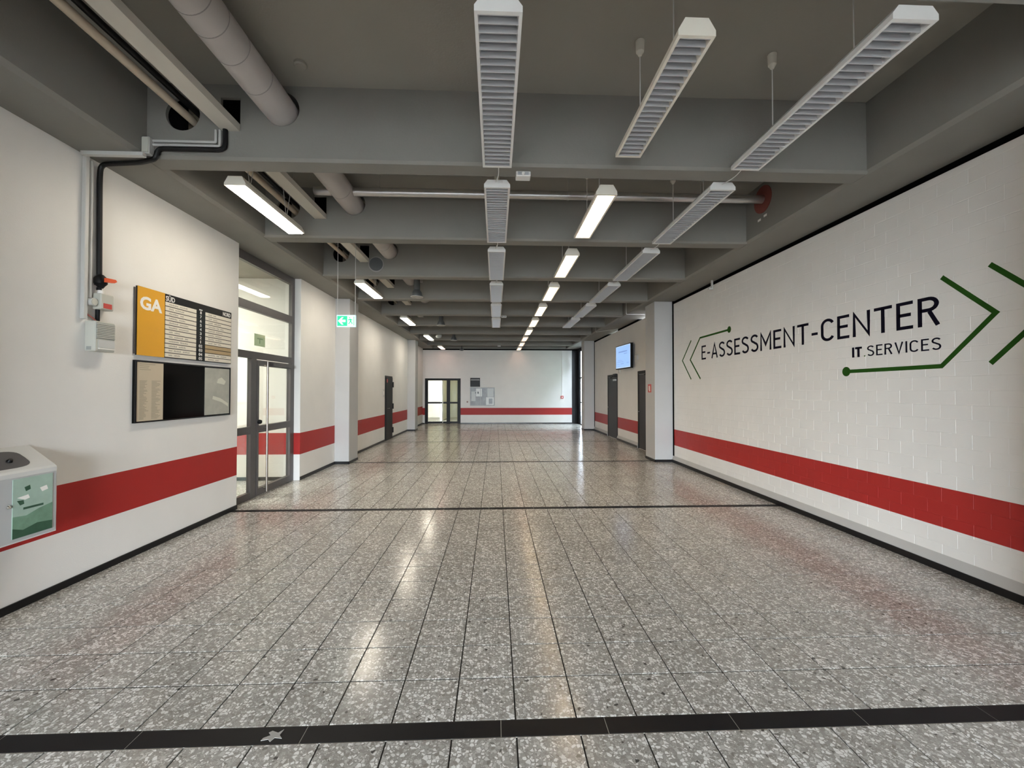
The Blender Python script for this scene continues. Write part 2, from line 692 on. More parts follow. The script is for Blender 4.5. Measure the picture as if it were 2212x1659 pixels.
# ---- floor: grout bed, terrazzo tiles and black tile strips
floor = structure(box('floor', 'grout', XL - 0.3, XR + 0.3, YB, YF + 0.2, -0.06, -0.0045))
T = 0.30
PY = 0.3017
PERIOD = 3.72
STRIP0 = 1.965
XA = 0.0991
J = 0.0072


def tile_bm(x0, x1, y0, y1, h=0.0045, b=0.0010):
    m = MB()
    z1, z0 = 0.0, -h
    m.v += [(x0, y0, z0), (x1, y0, z0), (x1, y1, z0), (x0, y1, z0),
            (x0, y0, z1 - b), (x1, y0, z1 - b), (x1, y1, z1 - b), (x0, y1, z1 - b),
            (x0 + b, y0 + b, z1), (x1 - b, y0 + b, z1), (x1 - b, y1 - b, z1), (x0 + b, y1 - b, z1)]
    m.f += [(8, 9, 10, 11), (4, 5, 9, 8), (5, 6, 10, 9), (6, 7, 11, 10), (7, 4, 8, 11),
            (0, 1, 5, 4), (1, 2, 6, 5), (2, 3, 7, 6), (3, 0, 4, 7)]
    return m


cells = []
xs = [XA + i * T for i in range(-13, 14)]
for k in range(-3, 5):
    ys0 = STRIP0 + k * PERIOD + 0.10
    for j in range(12):
        y0, y1 = ys0 + j * PY, ys0 + (j + 1) * PY
        if y1 < YB or y0 > YF:
            continue
        for i in range(len(xs) - 1):
            x0, x1 = max(xs[i], XL - 0.02), min(xs[i + 1], XR)
            if x1 - x0 > 0.03:
                cells.append((x0, x1, max(y0, YB), min(y1, YF)))


def seen_size(c):
    x, y = (c[0] + c[1]) / 2, (c[2] + c[3]) / 2
    yc = y * math.cos(0.0391) + x * math.sin(0.0391)
    xc = x * math.cos(0.0391) - y * math.sin(0.0391)
    if yc < 1.6 or abs(xc / yc) > 1.26:
        return 0
    return 1 / yc ** 3 * (c[1] - c[0]) * (c[3] - c[2])


cells.sort(key=seen_size, reverse=True)
full_me = tile_bm(-T / 2 + J / 2, T / 2 - J / 2, -PY / 2 + J / 2, PY / 2 - J / 2).mesh('tile', smooth=False)
full_me.materials.append(MATS['terrazzo'])
for c in cells[:300]:
    if abs(c[1] - c[0] - T) < 1e-3 and abs(c[3] - c[2] - PY) < 1e-3:
        o = link('tile', full_me, floor)
        o.location = ((c[0] + c[1]) / 2, (c[2] + c[3]) / 2, 0)
    else:
        tile_bm(c[0] + J / 2, c[1] - J / 2, c[2] + J / 2, c[3] - J / 2).build('tile', 'terrazzo', floor, smooth=False)
rest = MB()
rnd = []
for c in cells[300:]:
    q = tile_bm(c[0] + J / 2, c[1] - J / 2, c[2] + J / 2, c[3] - J / 2)
    n = len(rest.v)
    rest.v += q.v
    rest.f += [tuple(n + i for i in f) for f in q.f]
    rnd += [random.random()] * len(q.v)
o = rest.build('tile_field', 'terrazzo', floor, smooth=False)
o['kind'] = 'stuff'
at = o.data.attributes.new('tile_rand', 'FLOAT', 'POINT')
at.data.foreach_set('value', rnd)

strip_joints = {0: [-3.51, -2.9, -2.28, -1.663, -0.895, 0.027, 0.534, 1.16, 1.798, 2.45, 3.06, 3.68, 4.0]}
for k in range(-2, 5):
    y0 = STRIP0 + k * PERIOD
    js = strip_joints.get(k) or [XL] + [XL + 0.37 * (k % 2) + 0.61 * i for i in range(1, 12)] + [XR]
    for a, b2 in zip(js[:-1], js[1:]):
        if b2 - a > 0.05:
            tile_bm(a + 0.0015, b2 - 0.0015, y0 + 0.001, y0 + 0.099).build('strip_tile', 'strip_tile', floor, smooth=False)
    box('strip_bed', 'pale_grout', XL, XR, y0 - 0.001, y0 + 0.101, -0.0044, -0.0015, floor)

# ---- ceiling: slab, edge beams, cross beams with pipe holes
ceiling = structure(box('ceiling', 'concrete', XL - 0.3, XR + 0.3, YB - 0.2, YF + 0.3, ZS, ZS + 0.15))
CL, CR = -3.02, 3.43
MB().prism([(XL - 0.3, ZB), (CL - 0.035, ZB), (CL, ZB + 0.03), (CL, ZS), (XL - 0.3, ZS)], 'xz', YB, YF + 0.3).build('edge_beam', 'beam_paint', ceiling, smooth=False)
MB().prism([(XR + 0.3, ZB), (CR + 0.035, ZB), (CR, ZB + 0.03), (CR, ZS), (XR + 0.3, ZS)], 'xz', YB, YF + 0.3).build('edge_beam', 'beam_paint', ceiling, smooth=False)
BEAM0 = 3.706
BP = 1.86
BW = 0.21
bm_src = MB().prism([(0, ZB + 0.025), (0.02, ZB), (BW - 0.015, ZB), (BW, ZB + 0.02), (BW, ZS), (0, ZS)], 'yz', CL - 0.02, CR + 0.02).build('beam_source', 'beam_paint', None, smooth=False)
cut = MB()
cut.cyl((-2.72, -0.2, 4.01), (-2.72, 0.5, 4.01), 0.145, n=32)
cut.box(-2.40, -2.232, -0.2, 0.5, 3.868, 4.165)
cut.cyl((-1.878, -0.2, 4.075), (-1.878, 0.5, 4.075), 0.152, n=32)
cutter = cut.build('cutter', 'gap_black', None, smooth=False)
md = bm_src.modifiers.new('cut', 'BOOLEAN')
md.object = cutter
md.solver = 'EXACT'
bpy.context.view_layer.update()
beam_me = bpy.data.meshes.new_from_object(bm_src.evaluated_get(bpy.context.evaluated_depsgraph_get()))
bpy.data.objects.remove(bm_src)
bpy.data.objects.remove(cutter)
for k in range(-5, 9):
    o = link('beam', beam_me, ceiling)
    o.location = (0, BEAM0 + BP * k, 0)

shade_plug_a = MB().prism([(-2.72 + 0.144 * math.cos(math.radians(a)), 4.01 + 0.144 * math.sin(math.radians(a))) for a in range(85, 276, 10)], 'xz', 0.03, 0.05).mesh('hole_shade_plug', smooth=False)  # black plugs added to stand in for the dark inside the beam holes
shade_plug_b = MB().box(-2.399, -2.233, 0.03, 0.05, 3.94, 4.164).mesh('hole_shade_plug', smooth=False)
for me in (shade_plug_a, shade_plug_b):
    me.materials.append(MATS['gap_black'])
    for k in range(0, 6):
        o = link('hole_shade_plug', me, ceiling)
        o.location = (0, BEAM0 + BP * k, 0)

# ---- left wall with the glazed door opening
DY0, DY1 = 5.83, 7.66
wl = MB()
for a, b2 in ((YB, DY0), (DY1, YF)):
    wl.box(XL - 0.2, XL, a, b2, -0.01, ZB)
wall_left = structure(wl.build('wall_left', 'paint_left', smooth=False))
bl = MB()
for a, b2 in ((YB, COLS[0][0]), (COLS[0][1], DY0), (DY1 + 0.004, COLS[1][0]), (COLS[1][1], 13.40), (14.32, COLS[2][0]), (COLS[2][1], YF)):
    bl.box(XL + 0.001, XL + 0.012, a, b2, -0.002, 0.058)
structure(bl.build('baseboard_left', 'black_tile', smooth=False))

# ---- right wall of painted brick, on a plinth
wall_right = structure(MB().box(XR + 0.0016, XR + 0.25, YB, COLS[2][1] + 0.1, -0.01, 3.552).build('wall_right', 'paint_right', smooth=False))
RH, RL = 0.125, 0.25
bricks = []
for r in range(28):
    z0 = 0.14 + r * RH - 0.03
    z1 = min(z0 + RH, 3.552)
    z0 = max(z0, 0.12)
    if z1 - z0 < 0.02:
        continue
    y = COLS[0][1] - (0.125 if r % 2 else 0.0)
    while y < COLS[1][0] - 0.13:
        a, b2 = max(y, COLS[0][1]), min(y + RL, COLS[1][0] - 0.13)
        if b2 - a > 0.02:
            bricks.append((a, b2, z0, z1))
        y += RL


def brick_mb(y0, y1, z0, z1, xo=0.0):
    x0, x1, b = XR + 0.003, XR - xo, 0.0014
    m = MB()
    m.v += [(x0, y0, z0), (x0, y1, z0), (x0, y1, z1), (x0, y0, z1),
            (x1 + b, y0, z0), (x1 + b, y1, z0), (x1 + b, y1, z1), (x1 + b, y0, z1),
            (x1, y0 + b, z0 + b), (x1, y1 - b, z0 + b), (x1, y1 - b, z1 - b), (x1, y0 + b, z1 - b)]
    m.f += [(8, 9, 10, 11), (4, 5, 9, 8), (5, 6, 10, 9), (6, 7, 11, 10), (7, 4, 8, 11),
            (0, 1, 5, 4), (1, 2, 6, 5), (2, 3, 7, 6), (3, 0, 4, 7)]
    return m


vis = [b for b in bricks if (b[0] + b[1]) / 2 > 2.9]
vis.sort(key=lambda b: (b[0] + b[1]) / 2)
near_set = set(vis[:300])
JB = 0.0026
bm_full = brick_mb(-RL / 2 + JB, RL / 2 - JB, -RH / 2 + JB, RH / 2 - JB).mesh('brick', smooth=False)
bm_full.materials.append(MATS['paint_right'])
rest = MB()
for b in bricks:
    xo = random.uniform(-0.0006, 0.0006)
    if b in near_set:
        if abs(b[1] - b[0] - RL) < 1e-4 and abs(b[3] - b[2] - RH) < 1e-4:
            o = link('brick', bm_full, wall_right)
            o.location = (-xo, (b[0] + b[1]) / 2, (b[2] + b[3]) / 2)
        else:
            brick_mb(b[0] + JB, b[1] - JB, b[2] + JB, b[3] - JB, xo).build('brick', 'paint_right', wall_right, smooth=False)
    else:
        q = brick_mb(b[0] + JB, b[1] - JB, b[2] + JB, b[3] - JB, xo)
        n = len(rest.v)
        rest.v += q.v
        rest.f += [tuple(n + i for i in f) for f in q.f]
o = rest.build('brick_field', 'paint_right', wall_right, smooth=False)
o['kind'] = 'stuff'
# plinth and skirting of the right wall, interrupted by the doors
DRA = (13.57, 14.76)
DRB = (10.35, 11.60)
spans = [(YB, COLS[0][0]), (COLS[0][1], COLS[1][0]), (COLS[1][1], DRB[0]), (DRB[1], DRA[0]), (DRA[1], COLS[2][0])]
pl, br = MB(), MB()
for a, b2 in spans:
    pl.prism([(XR + 0.01, -0.005), (3.968, -0.005), (3.968, 0.068), (XR - 0.001, 0.145), (XR + 0.01, 0.145)], 'xz', a, b2)
    br.box(3.960, 3.9675, a, b2, -0.002, 0.062)
structure(pl.build('trim_1', 'plinth_grey', smooth=False), 'grey sloped plinth along the foot of the brick wall')
structure(br.build('baseboard_right', 'black_tile', smooth=False))
# black shadow gaps above the wall and beside the column
gp = MB()
for a, b2 in spans:
    gp.box(XR + 0.02, XR + 0.2, a, b2, 3.55, ZB)
gp.box(XR - 0.012, XR + 0.06, COLS[1][0] - 0.045, COLS[1][0] - 0.001, 0.145, ZB)
gp.box(XR - 0.012, XR + 0.06, COLS[2][0] - 0.045, COLS[2][0] - 0.001, 0.145, ZB)
structure(gp.build('trim_2', 'gap_black', smooth=False), 'black shadow joint between wall and ceiling beam')

# ---- columns
for i, (a, b2) in enumerate(COLS):
    for side, (x0, x1) in enumerate(((XL - 0.05, -3.20), (3.58, XR + 0.05))):
        c = structure(box('column', 'column_paint', x0, x1, a, b2, -0.002, ZB, b=0.006))
        m = MB()
        if side == 0:
            m.box(-3.205, -3.192, a - 0.008, b2 + 0.008, -0.001, 0.058).box(XL, -3.192, a - 0.008, a + 0.002, -0.001, 0.058).box(XL, -3.192, b2 - 0.002, b2 + 0.008, -0.001, 0.058)
        else:
            m.box(3.572, 3.585, a - 0.008, b2 + 0.008, -0.001, 0.058).box(3.572, XR, a - 0.008, a + 0.002, -0.001, 0.058).box(3.572, XR, b2 - 0.002, b2 + 0.008, -0.001, 0.058)
        m.build('skirting', 'black_tile', c, smooth=False)

# ---- far wall with glass door opening
FDX0, FDX1, FDZ = -3.405, -1.690, 2.19
FX0, FX1 = -3.74, 3.72
wf = MB()
wf.box(FX0 - 0.3, FDX0, YF, YF + 0.2, -0.01, 3.56)
wf.box(FDX1, FX1, YF, YF + 0.2, -0.01, 3.56)
wf.box(FDX0, FDX1, YF, YF + 0.2, FDZ, 3.56)
structure(wf.build('wall_far', 'paint_far', smooth=False))
structure(MB().box(FX0 - 0.3, XR + 0.2, YF - 0.004, YF + 0.2, 3.56, ZB).build('trim_3', 'gap_black', smooth=False), 'black shadow joint above the far wall')
box('end_beam', 'beam_paint', XL - 0.3, XR + 0.3, YF - 0.002, YF + 0.25, ZB, ZS, ceiling)
bf = MB()
bf.box(FX0, FDX0, YF - 0.012, YF - 0.001, -0.002, 0.05).box(FDX1, FX1, YF - 0.012, YF - 0.001, -0.002, 0.05)
structure(bf.build('baseboard_far', 'black_tile', smooth=False))

# ---- back wall behind the camera with the glazed entrance
GX0, GX1 = -2.9, 1.7
wb = MB()
wb.box(XL - 0.2, GX0, YB - 0.2, YB, -0.01, ZS).box(GX1, XR + 0.25, YB - 0.2, YB, -0.01, ZS).box(GX0, GX1, YB - 0.2, YB, 2.5, ZS)
structure(wb.build('wall_back', 'paint_far', smooth=False))
win = structure(MB().box(GX0, GX1, YB - 0.12, YB - 0.05, 2.42, 2.5).box(GX0, GX1, YB - 0.12, YB - 0.05, 0, 0.08).build('window_1', 'frame_grey', smooth=False), 'glazed entrance front behind the viewer')
gw = (GX1 - GX0) / 3
for i in range(4):
    x = GX0 + gw * i
    box('window_frame', 'frame_grey', max(x - 0.04, GX0), min(x + 0.04, GX1), YB - 0.12, YB - 0.05, 0.08, 2.42, win)
for i in range(3):
    x = GX0 + gw * i
    box('pane', 'glass', x + 0.04, x + gw - 0.04, YB - 0.088, YB - 0.082, 0.08, 2.42, win)
structure(box('ground', 'paving', -14, 14, YB - 22, YB - 0.2, -0.12, -0.02))

# ---- glazed side entrance beside the far wall
sg = MB()
sg.box(XR - 0.02, XR + 0.05, COLS[2][1], YF + 0.2, 3.45, ZB)
sg.box(XR - 0.02, XR + 0.05, COLS[2][1], YF + 0.2, -0.005, 0.06)
win2 = structure(sg.build('window_2', 'frame_black', smooth=False), 'black framed glazing beside the far wall')
box('corner_post', 'frame_black', FX1, XR + 0.05, YF - 0.03, YF + 0.2, -0.003, 3.56, win2)
box('corner_panel', 'frame_black', XR - 0.03, XR + 0.06, 19.80, YF - 0.03, 0.0, 3.56, win2)
for y in (17.36, 18.58, 19.77):
    box('window_frame', 'frame_black', XR - 0.02, XR + 0.05, y - 0.035, y + 0.035, 0.06, 3.45, win2)
for z in (1.05, 2.2):
    box('window_frame', 'frame_black', XR - 0.015, XR + 0.045, COLS[2][1], 19.79, z - 0.03, z + 0.03, win2)
for y in (17.36, 18.56):
    for z0, z1 in ((0.06, 1.02), (1.08, 2.17), (2.23, 3.45)):
        box('pane', 'tinted_glass', XR + 0.012, XR + 0.018, y + 0.035, y + 1.18, z0, z1, win2)
structure(box('ground', 'paving', XR + 0.05, XR + 22, 8, 32, -0.12, -0.02))
structure(box('wall_sky_blocker', 'sky_blocker', XR + 2.4, XR + 2.8, 12, 27, -0.1, 6.0), 'unseen dark wall added outside the side glazing to hold back daylight')  # added out of view to cut the daylight through the side glazing

# ---- stair lobby behind the left glass door
lob = MB()
LX0, LX1, LY0, LY1, LZ = -7.2, XL - 0.2, 4.2, 7.66, 3.62
lob.box(LX0, LX1, LY1, LY1 + 0.1, -0.01, LZ)
lob.box(LX0 - 0.1, LX0, LY0, LY1 + 0.1, -0.01, LZ)
lob.box(LX0, LX1, LY0 - 0.1, LY0, -0.01, LZ)
banded('paint_lobby', 0.46, 0.845)
structure(lob.build('wall_lobby', 'paint_lobby', smooth=False))
structure(box('floor_lobby', 'terrazzo', LX0, XL + 0.0, LY0, LY1, -0.05, -0.003))
structure(box('ceiling_lobby', 'concrete', LX0 - 0.1, LX1, LY0 - 0.1, LY1 + 0.1, LZ, LZ + 0.1))
structure(box('baseboard_lobby', 'black_tile', LX0, LX1, LY1 - 0.012, LY1, -0.002, 0.06))

# ---- corridor behind the far glass door
fr = MB()
fr.box(-4.6, -4.5, YF + 0.2, 25.0, -0.01, 2.9)
fr.box(-1.2, -1.1, YF + 0.2, 25.0, -0.01, 2.9)
fr.box(-4.6, -1.1, 25.0, 25.1, -0.01, 2.9)
fr.box(-2.95, -2.85, 22.4, 25.0, -0.01, 2.9)
structure(fr.build('wall_passage', 'vest_white', smooth=False))
structure(box('floor_passage', 'terrazzo', -4.6, -1.1, YF + 0.0, 25.1, -0.05, -0.003))
structure(box('ceiling_passage', 'vest_white', -4.6, -1.1, YF + 0.2, 25.1, 2.9, 3.0))

# ================================================================ DOORS
# glazed aluminium door in the left wall
FXF, FXB = -3.62, -3.68
gd = structure(MB()
               .box(FXB, FXF, DY0, 5.99, 0, ZB).box(FXB, FXF, 7.565, DY1, 0, ZB)
               .box(FXB, FXF, 5.99, 7.565, 3.49, ZB)
               .box(FXB, FXF, 5.99, 7.565, 2.80, 2.925)
               .box(FXB, FXF, 5.99, 7.565, 2.085, 2.19)
               .build('door_1', 'frame_grey', smooth=False), 'grey aluminium glazed door with transom lights beside the building directory')
box('mullion', 'frame_grey', FXB, FXF + 0.004, 6.335, 6.475, 0.0, 2.085, gd, b=0.004)
m = MB().box(FXB, FXF, 5.99, 6.335, 0.965, 1.07).box(FXB, FXF, 5.99, 6.335, 0, 0.10)
m.build('side_rail', 'frame_grey', gd, smooth=False)
leaf = MB()
leaf.box(FXB + 0.005, FXF + 0.012, 6.482, 6.53, 0.012, 2.07)
leaf.box(FXB + 0.005, FXF + 0.012, 7.50, 7.558, 0.012, 2.07)
leaf.box(FXB + 0.005, FXF + 0.012, 6.53, 7.50, 1.985, 2.07)
leaf.box(FXB + 0.005, FXF + 0.012, 6.53, 7.50, 0.965, 1.07)
leaf.box(FXB + 0.005, FXF + 0.012, 6.53, 7.50, 0.012, 0.115)
lf = leaf.build('door_leaf', 'frame_grey', gd, smooth=False)
for (y0, y1, z0, z1, par) in ((6.0, 7.56, 2.925, 3.49, gd), (6.0, 7.56, 2.19, 2.80, gd), (5.99, 6.335, 1.07, 2.085, gd), (5.99, 6.335, 0.10, 0.965, gd), (6.53, 7.50, 1.07, 1.985, lf), (6.53, 7.50, 0.115, 0.965, lf)):
    box('pane', 'glass', -3.653, -3.647, y0, y1, z0, z1, par)
h = MB().cyl((-3.55, 6.655, 0.04), (-3.55, 6.655, 2.055), 0.016, n=14)
hh = h.build('pull_bar', 'brushed_bar', lf)
for z in (0.10, 1.02, 2.0):
    MB().cyl((-3.61, 6.655, z), (-3.55, 6.655, z), 0.009, n=8).build('standoff', 'chrome', lf)
kb = MB().lathe((0, 0, 0), [(0.012, 0), (0.030, 0.006), (0.036, 0.025), (0.028, 0.05), (0.01, 0.058)], 14).build('knob', 'plastic_black', lf)
kb.data.transform(Matrix.Translation((-3.61, 6.505, 1.13)) @ Matrix.Rotation(PI / 2, 4, 'Y'))
box('door_closer', 'frame_grey', FXF + 0.012, FXF + 0.06, 6.85, 7.50, 2.0, 2.05, gd, b=0.006)
st = MB().box(-3.6565, -3.655, 6.47, 6.765, 2.29, 2.475).build('sticker', 'sticker_green', gd, smooth=False)
MB().box(-3.654, -3.6535, 6.54, 6.70, 2.395, 2.415).box(-3.654, -3.6535, 6.60, 6.63, 2.33, 2.395).build('sticker_print', 'sticker_dark', st, smooth=False)
st['label'] = 'pale green notice stuck on the glass'

# glazed black door in the far wall
fd = structure(MB()
               .box(FDX0, -3.265, YF + 0.02, YF + 0.10, 0, FDZ).box(-1.845, FDX1, YF + 0.02, YF + 0.10, 0, FDZ)
               .box(-3.265, -1.845, YF + 0.02, YF + 0.10, 2.09, FDZ)
               .box(-2.36, -2.20, YF + 0.02, YF + 0.10, 0, 2.09)
               .build('door_2', 'frame_black', smooth=False), 'black framed glass double door in the far wall')
l1 = MB().box(-3.265, -2.36, YF + 0.03, YF + 0.09, 0.01, 0.11).box(-3.265, -2.36, YF + 0.03, YF + 0.09, 0.975, 1.055).build('door_leaf', 'frame_black', fd, smooth=False)
l2 = MB().box(-2.20, -1.845, YF + 0.03, YF + 0.09, 0.01, 0.11).box(-2.20, -1.845, YF + 0.03, YF + 0.09, 0.975, 1.055).build('door_leaf', 'frame_black', fd, smooth=False)
for par, x0, x1 in ((l1, -3.265, -2.36), (l2, -2.20, -1.845)):
    box('pane', 'glass', x0, x1, YF + 0.057, YF + 0.063, 0.11, 0.975, par)
    box('pane', 'glass', x0, x1, YF + 0.057, YF + 0.063, 1.055, 2.09, par)
MB().cyl((-2.545, YF - 0.03, 0.06), (-2.545, YF - 0.03, 2.06), 0.022, n=10).build('pull_bar', 'brushed_bar', l1)
for z in (0.2, 1.02, 1.9):
    MB().cyl((-2.545, YF - 0.03, z), (-2.545, YF + 0.04, z), 0.01, n=8).build('standoff', 'chrome', l1)

# dark steel doors
d3 = structure(MB().box(XL - 0.02, XL + 0.012, 13.40, 13.45, 0, 2.08).box(XL - 0.02, XL + 0.012, 14.26, 14.32, 0, 2.08).box(XL - 0.02, XL + 0.012, 13.45, 14.26, 2.03, 2.08).build('door_3', 'door_black', smooth=False), 'black steel door in the sign wall beyond the column')
dl = box('door_leaf', 'door_black', XL + 0.0, XL + 0.035, 13.45, 14.26, 0.008, 2.03, d3, b=0.003)
for z in (0.28, 1.08, 1.80):
    box('hinge', 'plastic_black', XL + 0.012, XL + 0.062, 14.255, 14.315, z - 0.09, z + 0.09, d3, b=0.004)
MB().tube([(XL + 0.035, 13.53, 1.03), (XL + 0.085, 13.53, 1.03), (XL + 0.085, 13.66, 1.03)], 0.011, 8, 0.02).build('handle', 'chrome', dl)
box('door_sign', 'label_red', XL + 0.0352, XL + 0.038, 13.50, 13.62, 1.86, 1.97, dl)


def steel_door(n, y0, y1, label):
    d = structure(MB().box(XR - 0.012, XR + 0.10, y0, y0 + 0.07, 0, 2.15).box(XR - 0.012, XR + 0.10, y1 - 0.07, y1, 0, 2.15).box(XR - 0.012, XR + 0.10, y0 + 0.07, y1 - 0.07, 2.06, 2.15).build('door_%d' % n, 'door_black', smooth=False), label)
    q = box('door_leaf', 'door_dark', XR - 0.003, XR + 0.03, y0 + 0.075, y1 - 0.075, 0.008, 2.055, d, b=0.003)
    MB().tube([(XR - 0.003, y1 - 0.17, 1.03), (XR - 0.055, y1 - 0.17, 1.03), (XR - 0.055, y1 - 0.30, 1.03)], 0.011, 8, 0.02).build('handle', 'steel', q)
    cl = box('door_closer', 'galv', XR - 0.055, XR - 0.004, y0 + 0.12, y0 + 0.38, 1.93, 1.99, q, b=0.005)
    MB().tube([(XR - 0.03, y0 + 0.25, 2.0), (XR - 0.16, y0 + 0.32, 2.02), (XR - 0.03, y0 + 0.46, 2.09)], 0.008, 6).build('closer_arm', 'plastic_black', q)
    box('head_box', 'plastic_black', XR - 0.09, XR - 0.012, y0 + 0.0, y0 + 0.24, 2.085, 2.16, d)
    return d


steel_door(4, DRA[0], DRA[1], 'dark grey steel door under the wall screen')
steel_door(5, DRB[0], DRB[1], 'dark grey steel door half hidden by the column')

# ================================================================ CEILING LAMPS
ORD = ['nearest', 'second', 'third', 'fourth', 'fifth', 'sixth', 'seventh', 'eighth', 'ninth', 'tenth']
LZ0 = 3.55


def lamp_parts(t, x, y0, L, W, H, topW, nb, body, blade, glow=None, blade_objs=True, blade_h=0.035, canopy_y=(0.25, 0.75), dark_clip=False):
    """suspended batten lamp: housing open below, louvre blades, glow tray, hangers"""
    z = LZ0
    w2, t2 = W / 2, topW / 2
    fl = 0.018
    hs = MB()
    # side walls (tapering), top, end caps
    for s in (-1, 1):
        hs.prism([(x + s * w2, z), (x + s * (w2 - fl), z), (x + s * (w2 - fl - 0.004), z + 0.035), (x + s * (t2 - 0.012), z + H - 0.008), (x + s * t2, z + H), (x + s * w2, z + 0.032)], 'xz', y0 + 0.02, y0 + L - 0.02)
    hs.box(x - t2, x + t2, y0 + 0.02, y0 + L - 0.02, z + H - 0.01, z + H)
    for a, b2, ins in ((y0, y0 + 0.02, 1), (y0 + L - 0.02, y0 + L, -1)):
        hs.prism([(x - w2, z), (x + w2, z), (x + w2, z + 0.032), (x + t2, z + H), (x - t2, z + H), (x - w2, z + 0.032)], 'xz', a, b2)
    hs.build('housing', body, t, smooth=False)
    iw = w2 - fl - 0.001
    tray = 'lamp_glow_warm' if glow is None else glow
    MB().box(x - iw, x + iw, y0 + 0.021, y0 + L - 0.021, z + blade_h + 0.004, z + blade_h + 0.008).build('glow_tray' if glow else 'tray', glow or 'louver_dark', t, smooth=False)
    pitch = (L - 0.04) / nb
    if blade_objs:
        me = MB().box(-iw, iw, -0.0015, 0.0035, 0, blade_h).mesh('louver_blade', smooth=False)
        me.materials.append(MATS[blade])
        for i in range(nb + 1):
            o = link('louver_blade', me, t)
            o.location = (x, y0 + 0.02 + min(max(pitch * i, 0.003), L - 0.046), z + 0.001)
    else:
        m = MB()
        for i in range(nb + 1):
            yy = y0 + 0.02 + min(max(pitch * i, 0.003), L - 0.046)
            m.box(x - iw, x + iw, yy - 0.0015, yy + 0.0035, z + 0.001, z + 0.001 + blade_h)
        o = m.build('louver', blade, t, smooth=False)
        o['kind'] = 'stuff'
    for c in canopy_y:
        yy = y0 + L * c
        m = MB().lathe((x, yy, 0), [(0.012, ZS - 0.115), (0.022, ZS - 0.095), (0.030, ZS - 0.085), (0.034, ZS - 0.002)], 14)
        m.build('canopy', 'lamp_cream', t)
        MB().cyl((x, yy, z + H), (x, yy, ZS - 0.11), 0.0042, n=6).build('hanger', 'lamp_white', t)
        box('clip', 'plastic_black' if dark_clip else 'lamp_cream', x - 0.02, x + 0.02, yy - 0.03, yy + 0.03, z + H - 0.002, z + H + 0.014, t)
    return t


# centre row and the row by the lettered wall: unlit, wide aluminium louvres
for row, (x, ys, lab, grp) in enumerate(((0.012, 2.112, 'unlit white lamp with grey louvre, %s in the row above the middle of the corridor', 'unlit lamps of the middle row'),
                                         (2.195, 2.072, 'unlit white lamp with grey louvre, %s in the row next to the lettered brick wall', 'unlit lamps next to the lettered wall'))):
    for k in range(6):
        y0 = ys + BP * k
        t = thing('louvre_lamp', lab % ORD[k], 'ceiling lamp', (x, y0 + 0.75, LZ0), grp)
        lamp_parts(t, x, y0, 1.505, 0.25, 0.075, 0.185, 26, 'lamp_white', 'louver_alu', None, blade_objs=k < 3, dark_clip=(row == 1))
        if k < 5:
            MB().tube([(x + 0.01, y0 + 1.505, LZ0 + 0.05), (x + 0.015, y0 + 1.68, LZ0 + 0.03), (x - 0.01, y0 + BP - 0.004, LZ0 + 0.05)], 0.004, 6, 0.08).build('link_cable', 'lamp_white', t)

# warm row: first one unlit, nine lit
for k in range(10):
    y0 = 2.215 + BP * k
    if k == 0:
        lab = 'unlit cream lamp with dark louvre, the only dark one of the warm-lit row'
    else:
        lab = 'warm-lit louvred lamp, %s of the lit lamps in its row counted from the viewer' % ORD[k - 1]
    t = thing('louvre_lamp', lab, 'ceiling lamp', (1.10, y0 + 0.6, LZ0), 'lamps of the warm-lit row')
    glow = None if k == 0 else ('lamp_glow_pink' if k >= 7 else 'lamp_glow_warm')
    lamp_parts(t, 1.10, y0, 1.20, 0.21, 0.10, 0.13, 21, 'lamp_cream', 'louver_alu' if k == 0 else 'louver_warm', glow, blade_objs=k < 3)

# lit lamps along the sign wall: bright prismatic diffusers
for k in range(5):
    y0 = 4.05 + 3.65 * k
    t = thing('diffuser_lamp', 'bright white-lit lamp hung close to the sign wall, %s from the viewer' % ORD[k], 'ceiling lamp', (-2.485, y0 + 0.6, LZ0), 'lit lamps along the sign wall')
    x, W, tW, L, H, z = -2.485, 0.20, 0.13, 1.23, 0.10, LZ0
    hs = MB().prism([(x - W / 2, z + 0.012), (x + W / 2, z + 0.012), (x + W / 2, z + 0.035), (x + tW / 2, z + H), (x - tW / 2, z + H), (x - W / 2, z + 0.035)], 'xz', y0, y0 + L)
    hs.build('housing', 'lamp_cream', t, smooth=False)
    m = MB().prism([(x - W / 2 + 0.008, z + 0.012), (x - W / 2 + 0.02, z), (x + W / 2 - 0.02, z), (x + W / 2 - 0.008, z + 0.012)], 'xz', y0 + 0.02, y0 + L - 0.02)
    m.build('diffuser', 'lamp_glow_pink' if k == 4 else 'lamp_glow_left', t, smooth=False)
    for c in (0.2, 0.8):
        for s in (-1, 1):
            MB().cyl((x, y0 + L * c, z + H), (x + 0.0, y0 + L * c + s * 0.16, ZS), 0.0035, n=6).build('hanger', 'conduit_grey', t)

